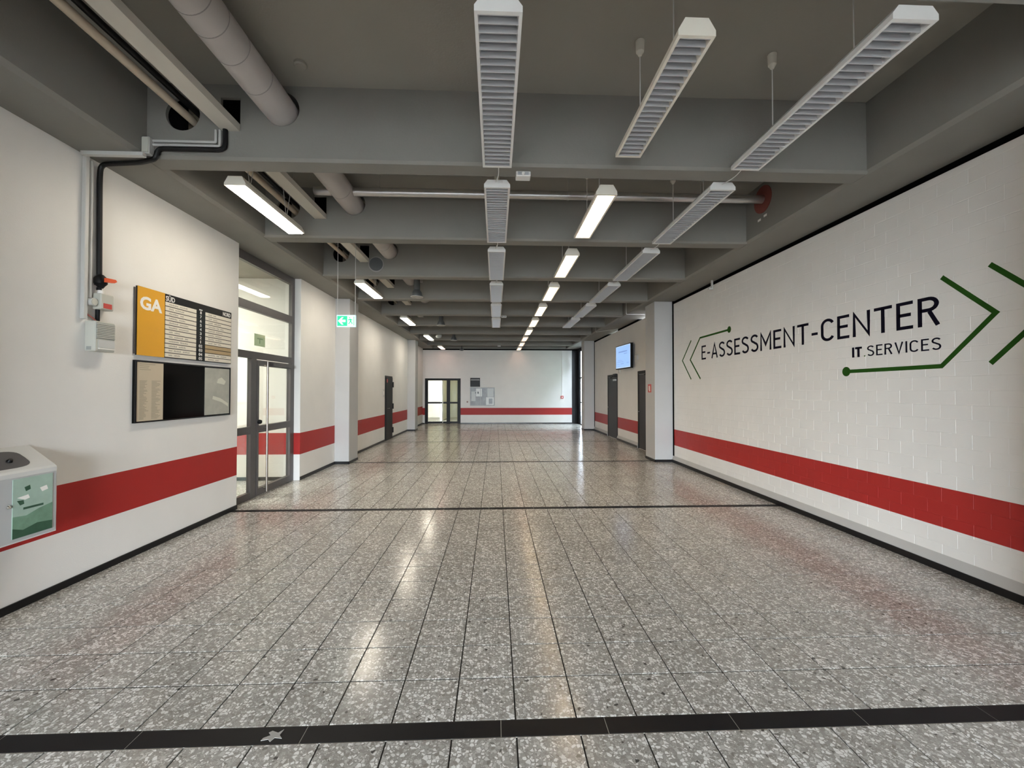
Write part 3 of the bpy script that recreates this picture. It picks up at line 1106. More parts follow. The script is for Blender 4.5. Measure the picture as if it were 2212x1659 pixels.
# lamps in the lobby and the passage beyond the glass doors
for nm, lab, x, y, z, mt, sx, sy in (('lobby_lamp', 'glowing panel on the lobby ceiling behind the grey glass door', -5.6, 6.0, LZ, 'lamp_glow_vest', 1.5, 1.3),
                                     ('passage_lamp', 'glowing panel on the ceiling behind the black glass door', -3.7, 22.6, 2.9, 'lamp_glow_far', 0.5, 2.4),
                                     ('passage_lamp', 'glowing panel on the ceiling at the end of the passage behind the black glass door', -2.0, 22.6, 2.9, 'lamp_glow_far', 0.4, 2.0)):
    t = thing(nm, lab, 'ceiling lamp', (x, y, z))
    box('frame', 'lamp_white', x - sx / 2 - 0.03, x + sx / 2 + 0.03, y - sy / 2 - 0.03, y + sy / 2 + 0.03, z - 0.05, z - 0.001, t)
    box('diffuser', mt, x - sx / 2, x + sx / 2, y - sy / 2, y + sy / 2, z - 0.062, z - 0.05, t)

# ================================================================ PIPES AND TRAYS
PY0, PY1 = YB + 0.2, 16.0
t = thing('insulated_duct', 'thick grey wrapped pipe running through the ceiling beams', 'pipe', (-1.89, 4.0, 4.06))
MB().cyl((-1.888, PY0, 4.064), (-1.888, PY1, 4.064), 0.134, n=36).build('pipe_body', 'duct_grey', t)
for y in (2.62, 2.79, 3.02, 3.32, 4.45, 5.1, 6.3, 7.0, 8.2):
    MB().ring((-1.888, y, 4.064), (0.05, 1, 0.04), 0.130, 0.1358, 0.006).build('seam', 'seam_grey', t)
t = thing('cable_tray', 'cream cable tray passing through square holes in the beams', 'cable tray', (-2.31, 4.0, 3.87))
m = MB().box(-2.385, -2.236, PY0, PY1, 3.870, 3.876).box(-2.385, -2.381, PY0, PY1, 3.876, 3.935).box(-2.240, -2.236, PY0, PY1, 3.876, 3.935)
m.build('tray_channel', 'tray_cream', t, smooth=False)
for i, (dx, r) in enumerate(((-2.355, 0.014), (-2.325, 0.018), (-2.285, 0.014))):
    MB().tube([(dx, PY0, 3.892 + r * 0.3), (dx, PY1, 3.892 + r * 0.3)], r, 8).build('cable', 'cable_black', t)
o = MB().cyl((-2.665, PY0, 3.978), (-2.665, PY1, 3.978), 0.032, n=18).build('water_pipe', 'pipe_cream')
tag(o, 'thin cream pipe nearest the sign wall, running through round holes in the beams', 'pipe')
o = MB().cyl((-2.622, PY0, 4.045), (-2.622, PY1, 4.045), 0.024, n=14).build('dark_pipe', 'cable_black')
tag(o, 'black pipe between the thin cream pipe and the cable tray', 'pipe')
o = MB().box(-2.690, -2.672, PY0, PY1, 4.085, 4.091).box(-2.690, -2.686, PY0, PY1, 4.091, 4.11).build('mounting_rail', 'galv', smooth=False)
tag(o, 'thin metal rail above the black pipe under the slab', 'rail')
o = MB().cyl((-2.08, PY0, 4.24), (-2.08, BEAM0, 4.24), 0.014, n=10).build('slab_cable', 'cable_black')
tag(o, 'black cable fixed under the slab between tray and thick pipe', 'cable')
t = thing('cross_pipe', 'bright metal pipe crossing the second ceiling bay from side to side', 'pipe', (0.6, 5.2, 4.06))
MB().cyl((-1.752, 5.2, 4.062), (CR, 5.2, 4.062), 0.052, n=22).build('pipe_body', 'galv', t)
MB().cyl((-2.23, 5.2, 4.062), (-2.024, 5.2, 4.062), 0.052, n=22).build('pipe_stub', 'galv', t)
MB().ring((CR - 0.012, 5.2, 4.062), (1, 0, 0), 0.05, 0.17, 0.011).build('wall_collar', 'rust', t)
for x in (-1.45, 0.9, 2.6):
    MB().ring((x, 5.2, 4.062), (1, 0, 0), 0.051, 0.056, 0.025).build('clamp', 'galv', t)
    MB().cyl((x + 0.012, 5.2, 4.114), (x + 0.012, 5.2, ZS), 0.004, n=6).build('hanger', 'galv', t)
t = thing('capped_opening', 'round grey cap on the third beam below the thick pipe', 'cap', (-2.105, BEAM0 + 2 * BP, 3.83))
MB().cyl((-2.105, BEAM0 + 2 * BP - 0.012, 3.83), (-2.105, BEAM0 + 2 * BP, 3.83), 0.135, n=32).build('collar', 'seam_grey', t)
MB().cyl((-2.105, BEAM0 + 2 * BP - 0.022, 3.83), (-2.105, BEAM0 + 2 * BP - 0.012, 3.83), 0.118, n=32).build('cover', 'spot_grey', t)
o = MB().lathe((-1.598, 3.44, 0), [(0.04, ZS - 0.03), (0.05, ZS - 0.02), (0.05, ZS)], 16).build('ceiling_box', 'concrete')
tag(o, 'small round grey junction box under the slab beside the thick pipe', 'junction box')

# ================================================================ CONDUITS AND BOXES ON THE LEFT WALL
yb = BEAM0 - 0.022
o = MB().tube([(-2.345, yb, 3.868), (-2.345, yb, 3.69), (-2.905, yb, 3.69), (-2.925, yb, 3.60), (-3.10, 3.745, 3.597), (-3.478, 3.79, 3.597), (-3.485, 3.79, 3.45), (-3.485, 3.80, 2.62)], 0.020, 10, 0.06).build('flexible_conduit', 'cable_black')
tag(o, 'black flexible conduit from the cable tray down to the switch on the sign wall', 'conduit')
for i, d in enumerate((0.0, 0.034)):
    o = MB().tube([(-2.395 - d, BEAM0 - 0.014, 3.868), (-2.395 - d, BEAM0 - 0.014, 3.727 + d), (-2.965, BEAM0 - 0.014, 3.727 + d)], 0.011, 8, 0.012).build('rigid_conduit', 'conduit_grey')
    tag(o, ('lower' if i == 0 else 'upper') + ' of two thin grey conduits on the first beam beside the black one', 'conduit', 'grey conduits on the first beam')
t = thing('junction_box', 'small grey junction box in the corner of beam and edge beam', 'junction box', (-3.0, 3.66, 3.70))
box('box_body', 'conduit_grey', -3.017, -2.955, BEAM0 - 0.055, BEAM0, 3.63, 3.775, t, b=0.004)
box('cover', 'box_grey', -3.012, -2.960, BEAM0 - 0.062, BEAM0 - 0.055, 3.64, 3.765, t)
o = MB().box(-3.48, -2.975, 3.61, 3.65, ZB - 0.032, ZB - 0.001).build('cable_duct', 'conduit_grey', smooth=False)
tag(o, 'grey duct under the edge beam between junction box and sign wall', 'cable duct')
t = thing('cable_duct', 'two grey ducts running side by side down the sign wall', 'cable duct', (XL, 3.70, 2.2))
box('duct', 'conduit_grey', XL + 0.001, XL + 0.035, 3.655, 3.692, 2.215, ZB - 0.002, t, b=0.004)
MB().cyl((XL + 0.014, 3.728, 2.405), (XL + 0.014, 3.728, ZB - 0.03), 0.012, n=10).build('duct_tube', 'conduit_grey', t)
t = thing('isolator_switch', 'black rotary switch with orange handle on the black conduit', 'switch', (XL, 3.80, 2.56))
sw = MB().lathe((-3.472, 3.80, 2.505), [(0.018, 0), (0.03, 0.02), (0.046, 0.04), (0.046, 0.085), (0.036, 0.10), (0.02, 0.118)], 18)
sw.build('switch_body', 'cable_black', t)
box('mount', 'cable_black', XL + 0.001, -3.47, 3.78, 3.82, 2.53, 2.60, t)
MB().prism([(3.785, 2.555), (3.86, 2.565), (3.885, 2.582), (3.872, 2.598), (3.785, 2.592)], 'yz', -3.432, -3.405).build('handle', 'orange_red', t, smooth=False)
MB().cyl((-3.485, 3.80, 2.487), (-3.485, 3.80, 2.51), 0.018, n=10).build('lower_conduit', 'cable_black', t)
t = thing('terminal_box', 'beige terminal box with red label above the louvred wall box', 'junction box', (XL, 3.82, 2.38))
box('box_body', 'box_grey', XL + 0.001, -3.432, 3.762, 3.888, 2.315, 2.455, t, b=0.008)
box('label_plate', 'label_red', -3.4318, -3.430, 3.785, 3.865, 2.328, 2.372, t)
MB().cyl((-3.47, 3.80, 2.45), (-3.47, 3.80, 2.485), 0.022, n=12).build('gland', 'print_white', t)
MB().cyl((-3.485, 3.79, 2.215), (-3.485, 3.79, 2.32), 0.016, n=10).build('lower_conduit', 'cable_black', t)
t = thing('terminal_box', 'small round grey box behind the beige terminal box', 'junction box', (XL, 3.735, 2.38))
MB().cyl((XL + 0.001, 3.728, 2.37), (-3.455, 3.728, 2.37), 0.033, n=20).build('box_body', 'conduit_grey', t)
MB().cyl((-3.455, 3.728, 2.37), (-3.45, 3.728, 2.37), 0.027, n=20).build('cover', 'box_grey', t)
o = MB().tube([(-3.49, 3.695, 2.262), (-3.45, 3.715, 2.225), (-3.46, 3.75, 2.2075)], 0.007, 6, 0.03).build('red_cable', 'rust')
tag(o, 'short red cable entering the top of the louvred wall box', 'cable')
t = thing('louvred_wall_box', 'beige wall box with horizontal slats below the terminal box', 'alarm box', (XL, 3.78, 2.07))
box('box_body', 'box_grey', XL + 0.001, -3.418, 3.70, 3.885, 1.945, 2.205, t, b=0.006)
box('slat_shade', 'box_shadow_grey', -3.4185, -3.4165, 3.706, 3.880, 2.055, 2.192, t)  # darker backing strip paints in the shade between the slats
for i in range(9):
    z = 2.186 - i * 0.0145
    box('slat', 'box_grey', -3.4165, -3.409, 3.708, 3.878, z - 0.0085, z, t)
box('lower_panel', 'conduit_grey', -3.418, -3.414, 3.725, 3.878, 1.978, 2.045, t)
box('sill_strip', 'print_white', -3.418, -3.408, 3.728, 3.88, 1.964, 1.974, t)
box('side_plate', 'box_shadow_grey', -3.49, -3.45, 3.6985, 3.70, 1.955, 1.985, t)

# ================================================================ DIRECTORY SIGN
SX = -3.490
sg = thing('directory_sign', 'building directory with yellow GA field and cream name strips', 'sign', (XL, 4.924, 1.954))
box('back_panel', 'sign_black', XL + 0.004, SX, 4.199, 5.648, 1.954, 2.631, sg)
box('mounting', 'frame_grey', XL + 0.001, XL + 0.012, 4.179, 4.199, 1.965, 2.613, sg)
yp = box('yellow_field', 'sign_yellow', SX, SX + 0.006, 4.199, 4.531, 1.954, 2.631, sg)


def onsign(y, z, xx=SX):
    return lambda u, v, n: (xx + n, y + u, z + v)


fit_text('lettering', 'GA', 'print_white', yp, onsign(4.224, 2.408, SX + 0.006), 0.272, 0.134, 0.0015, 0.034)
fit_text('lettering', 'SÜD', 'print_white', sg, onsign(4.551, 2.557), 0.125, 0.066, 0.0015, 0.018)
fit_text('lettering', 'NORD', 'print_white', sg, onsign(5.476, 2.564), 0.152, 0.050, 0.0015, 0.018)
NS = 12
z_top, pitch = 2.547, 0.0493
floors_txt = ['8', '7', '6', '5', '4', '3', '2', '1', '02', '03', '04', '05']
for i in range(NS):
    z1 = z_top - i * pitch
    z0 = z1 - pitch + 0.008
    for c, (a, b2) in enumerate(((4.543, 5.000), (5.155, 5.639))):
        tan = (c == 1 and i in (8, 9))
        s = box('name_strip', 'strip_tan' if tan else 'strip_cream', SX, SX + 0.004, a, b2, z0, z1, sg)
        if not tan:
            m = MB()
            yy = a + 0.05
            for w in range(random.choice((2, 2, 3))):
                ln = random.uniform(0.05, 0.15)
                if yy + ln > b2 - 0.05:
                    break
                for qn in range(int(ln / 0.013)):
                    m.box(SX + 0.004, SX + 0.0045, yy + qn * 0.013, yy + qn * 0.013 + 0.009, z0 + 0.013, z0 + random.choice((0.025, 0.025, 0.029)))
                yy += ln + 0.016
            if m.v:
                m.build('print', 'print_grey', s, smooth=False)
    ft = floors_txt[i]
    w = 0.027 if len(ft) == 1 else 0.058
    if ft == '1':
        w = 0.010
    fit_text('lettering', ft, 'print_white', sg, onsign(5.078 - w / 2, z0 + 0.003), w, 0.034, 0.0012, 0.012)
m = MB()
for q in range(5):
    m.box(SX, SX + 0.0012, 5.050 + q * 0.011, 5.058 + q * 0.011, 2.552, 2.565)
m.build('print', 'print_white', sg, smooth=False)

# notice case below
NX = -3.485
nb = thing('notice_case', 'black glazed notice case with beige list below the yellow sign', 'notice board', (XL, 4.902, 1.288))
box('case_body', 'board_black', XL + 0.002, NX, 4.177, 5.627, 1.288, 1.904, nb)
pp = box('list_sheet', 'paper_beige', NX, NX + 0.002, 4.200, 4.522, 1.303, 1.887, nb)
m = MB()
for cidx, y in enumerate((4.228, 4.374)):
    for r in range(34):
        z = 1.706 - r * 0.0115
        m.box(NX + 0.002, NX + 0.0025, y, y + random.uniform(0.045, 0.115), z - 0.0075, z)
for r in range(4):
    m.box(NX + 0.002, NX + 0.0025, 4.228, 4.228 + random.uniform(0.1, 0.19), 1.864 - r * 0.018, 1.872 - r * 0.018)
m.build('print', 'paper_ink', pp, smooth=False)
mp = box('map_sheet', 'paper_map', NX, NX + 0.002, 5.149, 5.609, 1.310, 1.884, nb)
MB().prism([(5.365, 1.701), (5.506, 1.680), (5.536, 1.721), (5.456, 1.771), (5.385, 1.751)], 'yz', NX + 0.002, NX + 0.0025).prism([(5.285, 1.499), (5.456, 1.459), (5.587, 1.399), (5.587, 1.439), (5.436, 1.509), (5.295, 1.540)], 'yz', NX + 0.002, NX + 0.0025).build('print', 'map_light', mp, smooth=False)
m = MB().box(NX, NX + 0.008, 4.177, 5.627, 1.288, 1.300).box(NX, NX + 0.008, 4.177, 5.627, 1.890, 1.904).box(NX, NX + 0.008, 4.177, 4.193, 1.300, 1.890).box(NX, NX + 0.008, 5.613, 5.627, 1.300, 1.890)
m.build('case_frame', 'sign_black', nb, smooth=False)

# ================================================================ COLLECTION BOX
cb = thing('collection_box', 'white wall-hung collection box with sloped top and green poster', 'collection box', (XL, 3.02, 0.55))
CX = -3.302
BY0, BY1 = 2.70, 3.29
MB().prism([(XL + 0.001, 0.555), (CX, 0.555), (CX, 1.035), (CX - 0.012, 1.05), (XL + 0.001, 1.198)], 'xz', BY0, BY1).build('box_body', 'cab_white', cb, smooth=False)


def top_pt(s, y, lift=0.001):
    """s: 0 at the front edge, 1 at the wall"""
    x = (CX - 0.012) + s * ((XL) - (CX - 0.012))
    z = 1.05 + s * (1.198 - 1.05)
    return (x + 0.58 * lift, y, z + 0.81 * lift)


ring = []
for a in range(28):
    th = 2 * PI * a / 28
    ca, sa = math.cos(th), math.sin(th)
    e = 0.5
    ring.append((0.47 + 0.36 * math.copysign(abs(ca) ** e, ca), 2.955 + 0.215 * math.copysign(abs(sa) ** e, sa)))
m = MB()
m.v = [top_pt(s, y, 0.003) for s, y in ring] + [top_pt(0.47 + (s - 0.47) * 1.0, y, -0.002) for s, y in ring]
k = len(ring)
m.f = [tuple(range(k))] + [((i + 1) % k, i, k + i, k + (i + 1) % k) for i in range(k)]
ap = m.build('slot_cover', 'cab_dark', cb, smooth=False)
MB().cyl(top_pt(0.40, 3.06, 0.003), top_pt(0.40, 3.06, 0.02), 0.018, 0.012, n=14).build('knob', 'plastic_black', ap)
dr = box('front_door', 'cab_edge', CX, CX + 0.006, BY0 + 0.02, BY1 - 0.008, 0.565, 1.005, cb, b=0.002)
po = box('poster', 'poster_mint', CX + 0.005, CX + 0.0100, 2.995, 3.252, 0.588, 0.995, dr)
MB().prism([(2.995, 0.588), (3.252, 0.588), (3.252, 0.78), (3.16, 0.76), (3.08, 0.73), (2.995, 0.74)], 'yz', CX + 0.0100, CX + 0.0105).build('print', 'poster_green', po, smooth=False)
MB().prism([(2.995, 0.588), (3.252, 0.588), (3.252, 0.648), (3.15, 0.66), (3.06, 0.635), (2.995, 0.66)], 'yz', CX + 0.0105, CX + 0.0110).build('print', 'poster_deep', po, smooth=False)
MB().prism([(3.065, 0.93), (3.10, 0.94), (3.105, 0.91), (3.075, 0.90)], 'yz', CX + 0.0100, CX + 0.0105).prism([(3.02, 0.845), (3.06, 0.842), (3.065, 0.815), (3.04, 0.81)], 'yz', CX + 0.0100, CX + 0.0105).box(CX + 0.0100, CX + 0.0105, 3.06, 3.19, 0.775, 0.79).build('print', 'poster_deep', po, smooth=False)
MB().prism([(3.02, 0.865), (3.09, 0.875), (3.10, 0.85), (3.07, 0.842)], 'yz', CX + 0.0100, CX + 0.0105).prism([(3.165, 0.905), (3.21, 0.915), (3.22, 0.885), (3.18, 0.875)], 'yz', CX + 0.0100, CX + 0.0105).build('print', 'print_white', po, smooth=False)
lk = MB().lathe((0, 0, 0), [(0.012, 0), (0.012, 0.006), (0.007, 0.012)], 14).build('lock', 'chrome', dr)
lk.data.transform(Matrix.Translation((CX + 0.006, 2.972, 0.815)) @ Matrix.Rotation(PI / 2, 4, 'Y'))

# ================================================================ WALL LETTERING (right wall)
WX = XR - 0.0012


def arc(cx, cy, rx, ry, a0, a1, n=10):
    return [(cx + rx * math.cos(math.radians(a0 + (a1 - a0) * i / n)), cy + ry * math.sin(math.radians(a0 + (a1 - a0) * i / n))) for i in range(n + 1)]


def glyph(c, t):
    """strokes in a box of cap height 1; returns (width, strokes). t is half the stroke width"""
    h = 1 - t
    if c == 'E':
        return 0.50, [[(0.50, h), (t, h), (t, t), (0.50, t)], [(t, 0.52), (0.44, 0.52)]]
    if c == '-':
        return 0.34, [[(0.02, 0.42), (0.32, 0.42)]]
    if c == 'A':
        return 0.66, [[(t * 0.9, 0), (0.33, 1 - t * 0.4), (0.66 - t * 0.9, 0)], [(0.15, 0.30), (0.51, 0.30)]]
    if c == 'S':
        p = arc(0.29, 0.745, 0.29 - t, 0.255 - t, 25, 180, 12) + arc(0.29, 0.745, 0.29 - t, 0.235 - t, 180, 250, 6)[1:]
        q = arc(0.29, 0.265, 0.29 - t, 0.235, 75, 0, 6) + arc(0.29, 0.265, 0.29 - t, 0.265 - t, 0, -155, 12)[1:]
        return 0.58, [p + q]
    if c == 'M':
        return 0.76, [[(t, 0), (t, 1 - t), (0.38, 0.32), (0.76 - t, 1 - t), (0.76 - t, 0)]]
    if c == 'N':
        return 0.66, [[(t, 0), (t, 1 - t), (0.66 - t, t), (0.66 - t, 1)]]
    if c == 'T':
        return 0.60, [[(0, h), (0.60, h)], [(0.30, h), (0.30, 0)]]
    if c == 'C':
        return 0.60, [arc(0.31, 0.69, 0.31 - t, 0.31 - t, 25, 180, 12) + arc(0.31, 0.31, 0.31 - t, 0.31 - t, 180, 335, 12)]
    if c == 'R':
        return 0.60, [[(t, 0), (t, h), (0.30, h)] + arc(0.30, 0.745, 0.27 - t, 0.255 - t, 90, -90, 12) + [(t, 0.49 + t)], [(0.32, 0.50), (0.60 - t, 0)]]
    if c == 'I':
        return 2 * t, [[(t, 0), (t, 1)]]
    if c == 'V':
        return 0.62, [[(t * 0.9, 1), (0.31, t * 0.4), (0.62 - t * 0.9, 1)]]
    if c == '.':
        return 0.13, [[(0.02, 0.055), (0.13, 0.055)]]
    return 0.5, []


def stroke(m, pts, w, xf, x0, x1):
    """flat band of width w along a polyline with mitred joins, xf maps 2D to (y,z)"""
    P = [Vector(p) for p in pts]
    Q = [P[0]]
    for p in P[1:]:
        if (p - Q[-1]).length > 1e-5:
            Q.append(p)
    P = Q
    L, R = [], []
    for i, p in enumerate(P):
        if i == 0:
            d = (P[1] - P[0]).normalized()
            nrm, k = Vector((-d.y, d.x)), 1
        elif i == len(P) - 1:
            d = (P[-1] - P[-2]).normalized()
            nrm, k = Vector((-d.y, d.x)), 1
        else:
            a, c = (P[i] - P[i - 1]).normalized(), (P[i + 1] - P[i]).normalized()
            n1, n2 = Vector((-a.y, a.x)), Vector((-c.y, c.x))
            s = n1 + n2
            nrm = s.normalized() if s.length > 1e-4 else n1
            k = min(1 / max(nrm.dot(n1), 0.25), 2.2)
        L.append(xf(*(p + nrm * (w / 2 * k))))
        R.append(xf(*(p - nrm * (w / 2 * k))))
    n = len(m.v)
    k = len(P)
    for x in (x0, x1):
        m.v += [(x, a, b) for a, b in L] + [(x, a, b) for a, b in R]
    for i in range(k - 1):
        m.f.append((n + i, n + i + 1, n + k + i + 1, n + k + i))
        m.f.append((n + 2 * k + i, n + 3 * k + i, n + 3 * k + i + 1, n + 2 * k + i + 1))
        m.f.append((n + i, n + 2 * k + i, n + 2 * k + i + 1, n + i + 1))
        m.f.append((n + k + i, n + k + i + 1, n + 3 * k + i + 1, n + 3 * k + i))
    m.f.append((n, n + k, n + 3 * k, n + 2 * k))
    m.f.append((n + k - 1, n + 3 * k - 1, n + 4 * k - 1, n + 2 * k - 1))


def wall_text(parent, txt, y_left, y_right, z0, cap, sw, gap, mats):
    """text on the right wall reads from larger to smaller y"""
    ws = []
    for c in txt:
        ws.append(glyph(c, sw / 2)[0])
    tot = sum(ws) + gap * (len(txt) - 1)
    s = (y_left - y_right) / tot
    u = 0
    for i, c in enumerate(txt):
        swi = mats[i][1] * sw
        w, st = glyph(c, swi / 2)
        m = MB()
        for q in st:
            stroke(m, q, (0.11 if c == '.' else swi), lambda a, b, u=u: (y_left - (u + a) * s, z0 + b * cap), WX, XR + 0.0008)
        m.build('letter', mats[i][0], parent, smooth=False)
        u += ws[i] + gap


t = thing('wall_lettering', 'large dark navy lettering E-ASSESSMENT-CENTER on the white brick wall', 'lettering', (XR, 5.8, 2.2))
tx = 'E-ASSESSMENT-CENTER'
wall_text(t, tx, 7.965, 3.60, 2.205, 0.270, 0.120, 0.135, [('text_navy', 1.0)] * len(tx))
t = thing('wall_lettering', 'smaller dark lettering IT.SERVICES below the large wall lettering', 'lettering', (XR, 4.05, 1.98))
tx = 'IT.SERVICES'
wall_text(t, tx, 4.535, 3.595, 1.978, 0.112, 0.118, 0.16, [('text_navy', 1.7), ('text_navy', 1.7), ('text_green', 1.0)] + [('text_navy', 1.0)] * 8)


def emblem(label, pts, w, dot=None):
    t = thing('wall_emblem', label, 'emblem', (XR, pts[0][0], pts[0][1]), 'green line emblems around the wall lettering')
    m = MB()
    stroke(m, pts, w, lambda a, b: (a, b), WX, XR + 0.0008)
    m.build('line', 'text_green', t, smooth=False)
    if dot:
        MB().cyl((WX - 0.0004, dot[0], dot[1]), (XR + 0.0008, dot[0], dot[1]), dot[2], n=28).build('dot', 'text_green', t, smooth=False)
    return t


emblem('plain green chevron pointing to the column at the far end of the lettering', [(8.393, 2.634), (8.80, 2.246), (8.405, 1.838)], 0.030)
emblem('green chevron with a short bar and dot above the start of the lettering', [(7.03, 2.652), (8.024, 2.640), (8.439, 2.239), (8.017, 1.837)], 0.034, (7.0, 2.655, 0.056))
emblem('green chevron with a bar and large dot below the end of the lettering', [(4.6, 1.825), (3.595, 1.828), (3.182, 2.234), (3.583, 2.626)], 0.040, (4.616, 1.825, 0.054))
emblem('plain green chevron cut off by the edge of the view beyond the lettering', [(3.217, 2.632), (2.815, 2.232), (3.223, 1.829)], 0.040)

# ================================================================ EXIT SIGN
ex = thing('exit_sign', 'lit green and white exit sign hanging on two rods', 'exit sign', (-2.33, 6.6, 2.59))
EX0, EX1, EZ0, EZ1 = -2.478, -2.185, 2.598, 2.785
box('sign_case', 'exit_case', EX0, EX1, 6.60, 6.63, EZ0, EZ1, ex, b=0.003)
mid = EX0 + 0.165
g = box('green_field', 'exit_green', EX0 + 0.012, mid, 6.5985, 6.60, EZ0 + 0.016, EZ1 - 0.016, ex)
box('white_field', 'exit_white', mid, EX1 - 0.012, 6.5985, 6.60, EZ0 + 0.016, EZ1 - 0.016, ex)
ax, az = EX0 + 0.022, (EZ0 + EZ1) / 2
MB().prism([(ax, az), (ax + 0.058, az + 0.058), (ax + 0.085, az + 0.058), (ax + 0.052, az + 0.018), (ax + 0.115, az + 0.018), (ax + 0.115, az - 0.018), (ax + 0.052, az - 0.018), (ax + 0.085, az - 0.058), (ax + 0.058, az - 0.058)], 'xz', 6.597, 6.5985).build('arrow', 'exit_white', ex, smooth=False)
rx, rz = mid + 0.045, az
fg = MB()
fg.cyl((rx - 0.008, 6.597, rz + 0.05), (rx - 0.008, 6.5985, rz + 0.05), 0.010, n=12)
for pts in ([(rx, rz + 0.036), (rx + 0.004, rz - 0.004)], [(rx + 0.002, rz), (rx + 0.024, rz - 0.022), (rx + 0.030, rz - 0.052)], [(rx + 0.002, rz), (rx - 0.006, rz - 0.028), (rx - 0.030, rz - 0.045)], [(rx, rz + 0.03), (rx - 0.022, rz + 0.014), (rx - 0.036, rz + 0.022)], [(rx, rz + 0.03), (rx + 0.020, rz + 0.012), (rx + 0.032, rz + 0.022)]):
    for a, b2 in zip(pts[:-1], pts[1:]):
        dx, dz = b2[0] - a[0], b2[1] - a[1]
        ln = math.hypot(dx, dz)
        nx, nz = -dz / ln * 0.0075, dx / ln * 0.0075
        fg.prism([(a[0] + nx, a[1] + nz), (b2[0] + nx, b2[1] + nz), (b2[0] - nx, b2[1] - nz), (a[0] - nx, a[1] - nz)], 'xz', 6.597, 6.5985)
fg.build('running_figure', 'exit_green', ex, smooth=False)
MB().box(EX1 - 0.033, EX1 - 0.020, 6.597, 6.5985, EZ0 + 0.022, EZ1 - 0.022).build('doorway_print', 'exit_green', ex, smooth=False)
for x in (EX0 + 0.008, EX1 - 0.012):
    MB().cyl((x, 6.615, EZ1), (x, 6.615, ZS), 0.0042, n=8).build('rod', 'conduit_grey', ex)

# ================================================================ EMERGENCY LIGHTS, SPOTLIGHTS, SMALL FIXTURES
for (x, y, lab) in ((0.252, BEAM0 + 0.135, 'small white emergency light on the underside of the nearest beam'),
                    (0.22, BEAM0 + 4 * BP + 0.10, 'small white emergency light under the fifth beam'),
                    (-2.54, BEAM0 + 7 * BP + 0.10, 'small white emergency light under a beam behind the fourth sign-wall lamp'),
                    (0.153, BEAM0 + 8 * BP + 0.10, 'small white emergency light under the last beam before the far wall')):
    t = thing('emergency_light', lab, 'emergency light', (x, y, ZB), 'emergency lights under the beams')
    box('case', 'lamp_white', x - 0.068, x + 0.068, y - 0.05, y + 0.05, ZB - 0.045, ZB if y % 1 else ZB, t, b=0.006)
    box('lens_plate', 'louver_dark', x - 0.05, x + 0.05, y - 0.052, y - 0.05, ZB - 0.037, ZB - 0.009, t)
    MB().cyl((x, y - 0.06, ZB - 0.023), (x, y - 0.051, ZB - 0.023), 0.012, 0.016, n=12).build('lens', 'print_white', t)


def spot(x, y, lab):
    t = thing('spotlight', lab, 'spotlight', (x, y, 3.5), 'grey ceiling spotlights')
    MB().lathe((x, y, 0), [(0.062, 3.70), (0.066, 3.72), (0.066, 3.98), (0.05, 4.0)], 20).build('lamp_body', 'spot_grey', t)
    MB().lathe((x, y, 0), [(0.112, 3.56), (0.118, 3.575), (0.105, 3.64), (0.066, 3.70), (0.03, 3.705)], 24).build('reflector', 'spot_grey', t)
    MB().ring((x, y, 3.548), (0, 0, 1), 0.07, 0.130, 0.012, 28).build('rim', 'spot_rim', t)
    MB().lathe((x, y, 0), [(0.02, 3.545), (0.06, 3.552), (0.085, 3.562)], 20).build('glass_cover', 'spot_rim', t)
    MB().cyl((x, y, 3.99), (x, y, ZS), 0.018, n=10).build('stem', 'spot_grey', t)
    box('bracket', 'galv', x + 0.066, x + 0.12, y - 0.02, y + 0.02, 3.86, 3.93, t)
    return t


spot(-1.642, 8.75, 'nearest grey bell-shaped spotlight hanging beside the thick pipe')
spot(-1.635, 12.55, 'middle one of three grey bell-shaped ceiling spotlights')
spot(-1.63, 16.3, 'farthest of three grey bell-shaped ceiling spotlights')
o = MB().lathe((-2.12, 15.6, 0), [(0.02, 3.55), (0.08, 3.565), (0.11, 3.61), (0.115, 3.66), (0.07, 3.72), (0.02, 3.73), (0.02, ZS - 0.001)], 20).build('dome_lamp', 'clear_dome')
tag(o, 'small glass dome lamp beside the fourth sign-wall lamp', 'ceiling lamp')
o = MB().lathe((-1.62, 20.0, 0), [(0.02, 3.50), (0.09, 3.52), (0.10, 3.58), (0.05, 3.62), (0.02, 3.63), (0.02, ZS)], 16).build('dark_spotlight', 'spot_grey')
tag(o, 'small dark lamp at the ceiling just before the far wall', 'ceiling lamp')
t = thing('wall_sensor', 'tiny grey bracket at the top of the lettered wall', 'sensor', (3.95, 7.46, 3.5))
box('bracket', 'conduit_grey', 3.93, 3.96, 7.44, 7.47, 3.47, ZB, t)
box('sensor_head', 'conduit_grey', 3.88, 3.955, 7.43, 7.48, 3.45, 3.475, t)
for y, z in ((5.28, 3.825), (5.16, 3.84)):
    o = box('beam_tag', 'print_white', CR - 0.002, CR, y - 0.03, y + 0.03, z - 0.014, z + 0.014)
    tag(o, 'small white tag on the edge beam below the metal pipe collar, %s to the viewer' % ('farther' if y > 5.2 else 'closer'), 'tag', 'white tags on the edge beam')
for pts, lab in (([(3.42, 10.80, 3.90), (3.42, 10.80, 3.605), (3.96, 10.80, 3.605)], 'thin white conduit over the edge beam near the column'),
                 ([(3.42, 14.12, 3.80), (3.42, 14.12, 3.605), (3.96, 13.4, 3.605)], 'thin white conduit over the edge beam above the wall screen')):
    o = MB().tube(pts, 0.008, 6, 0.02).build('white_conduit', 'conduit_grey')
    tag(o, lab, 'conduit')

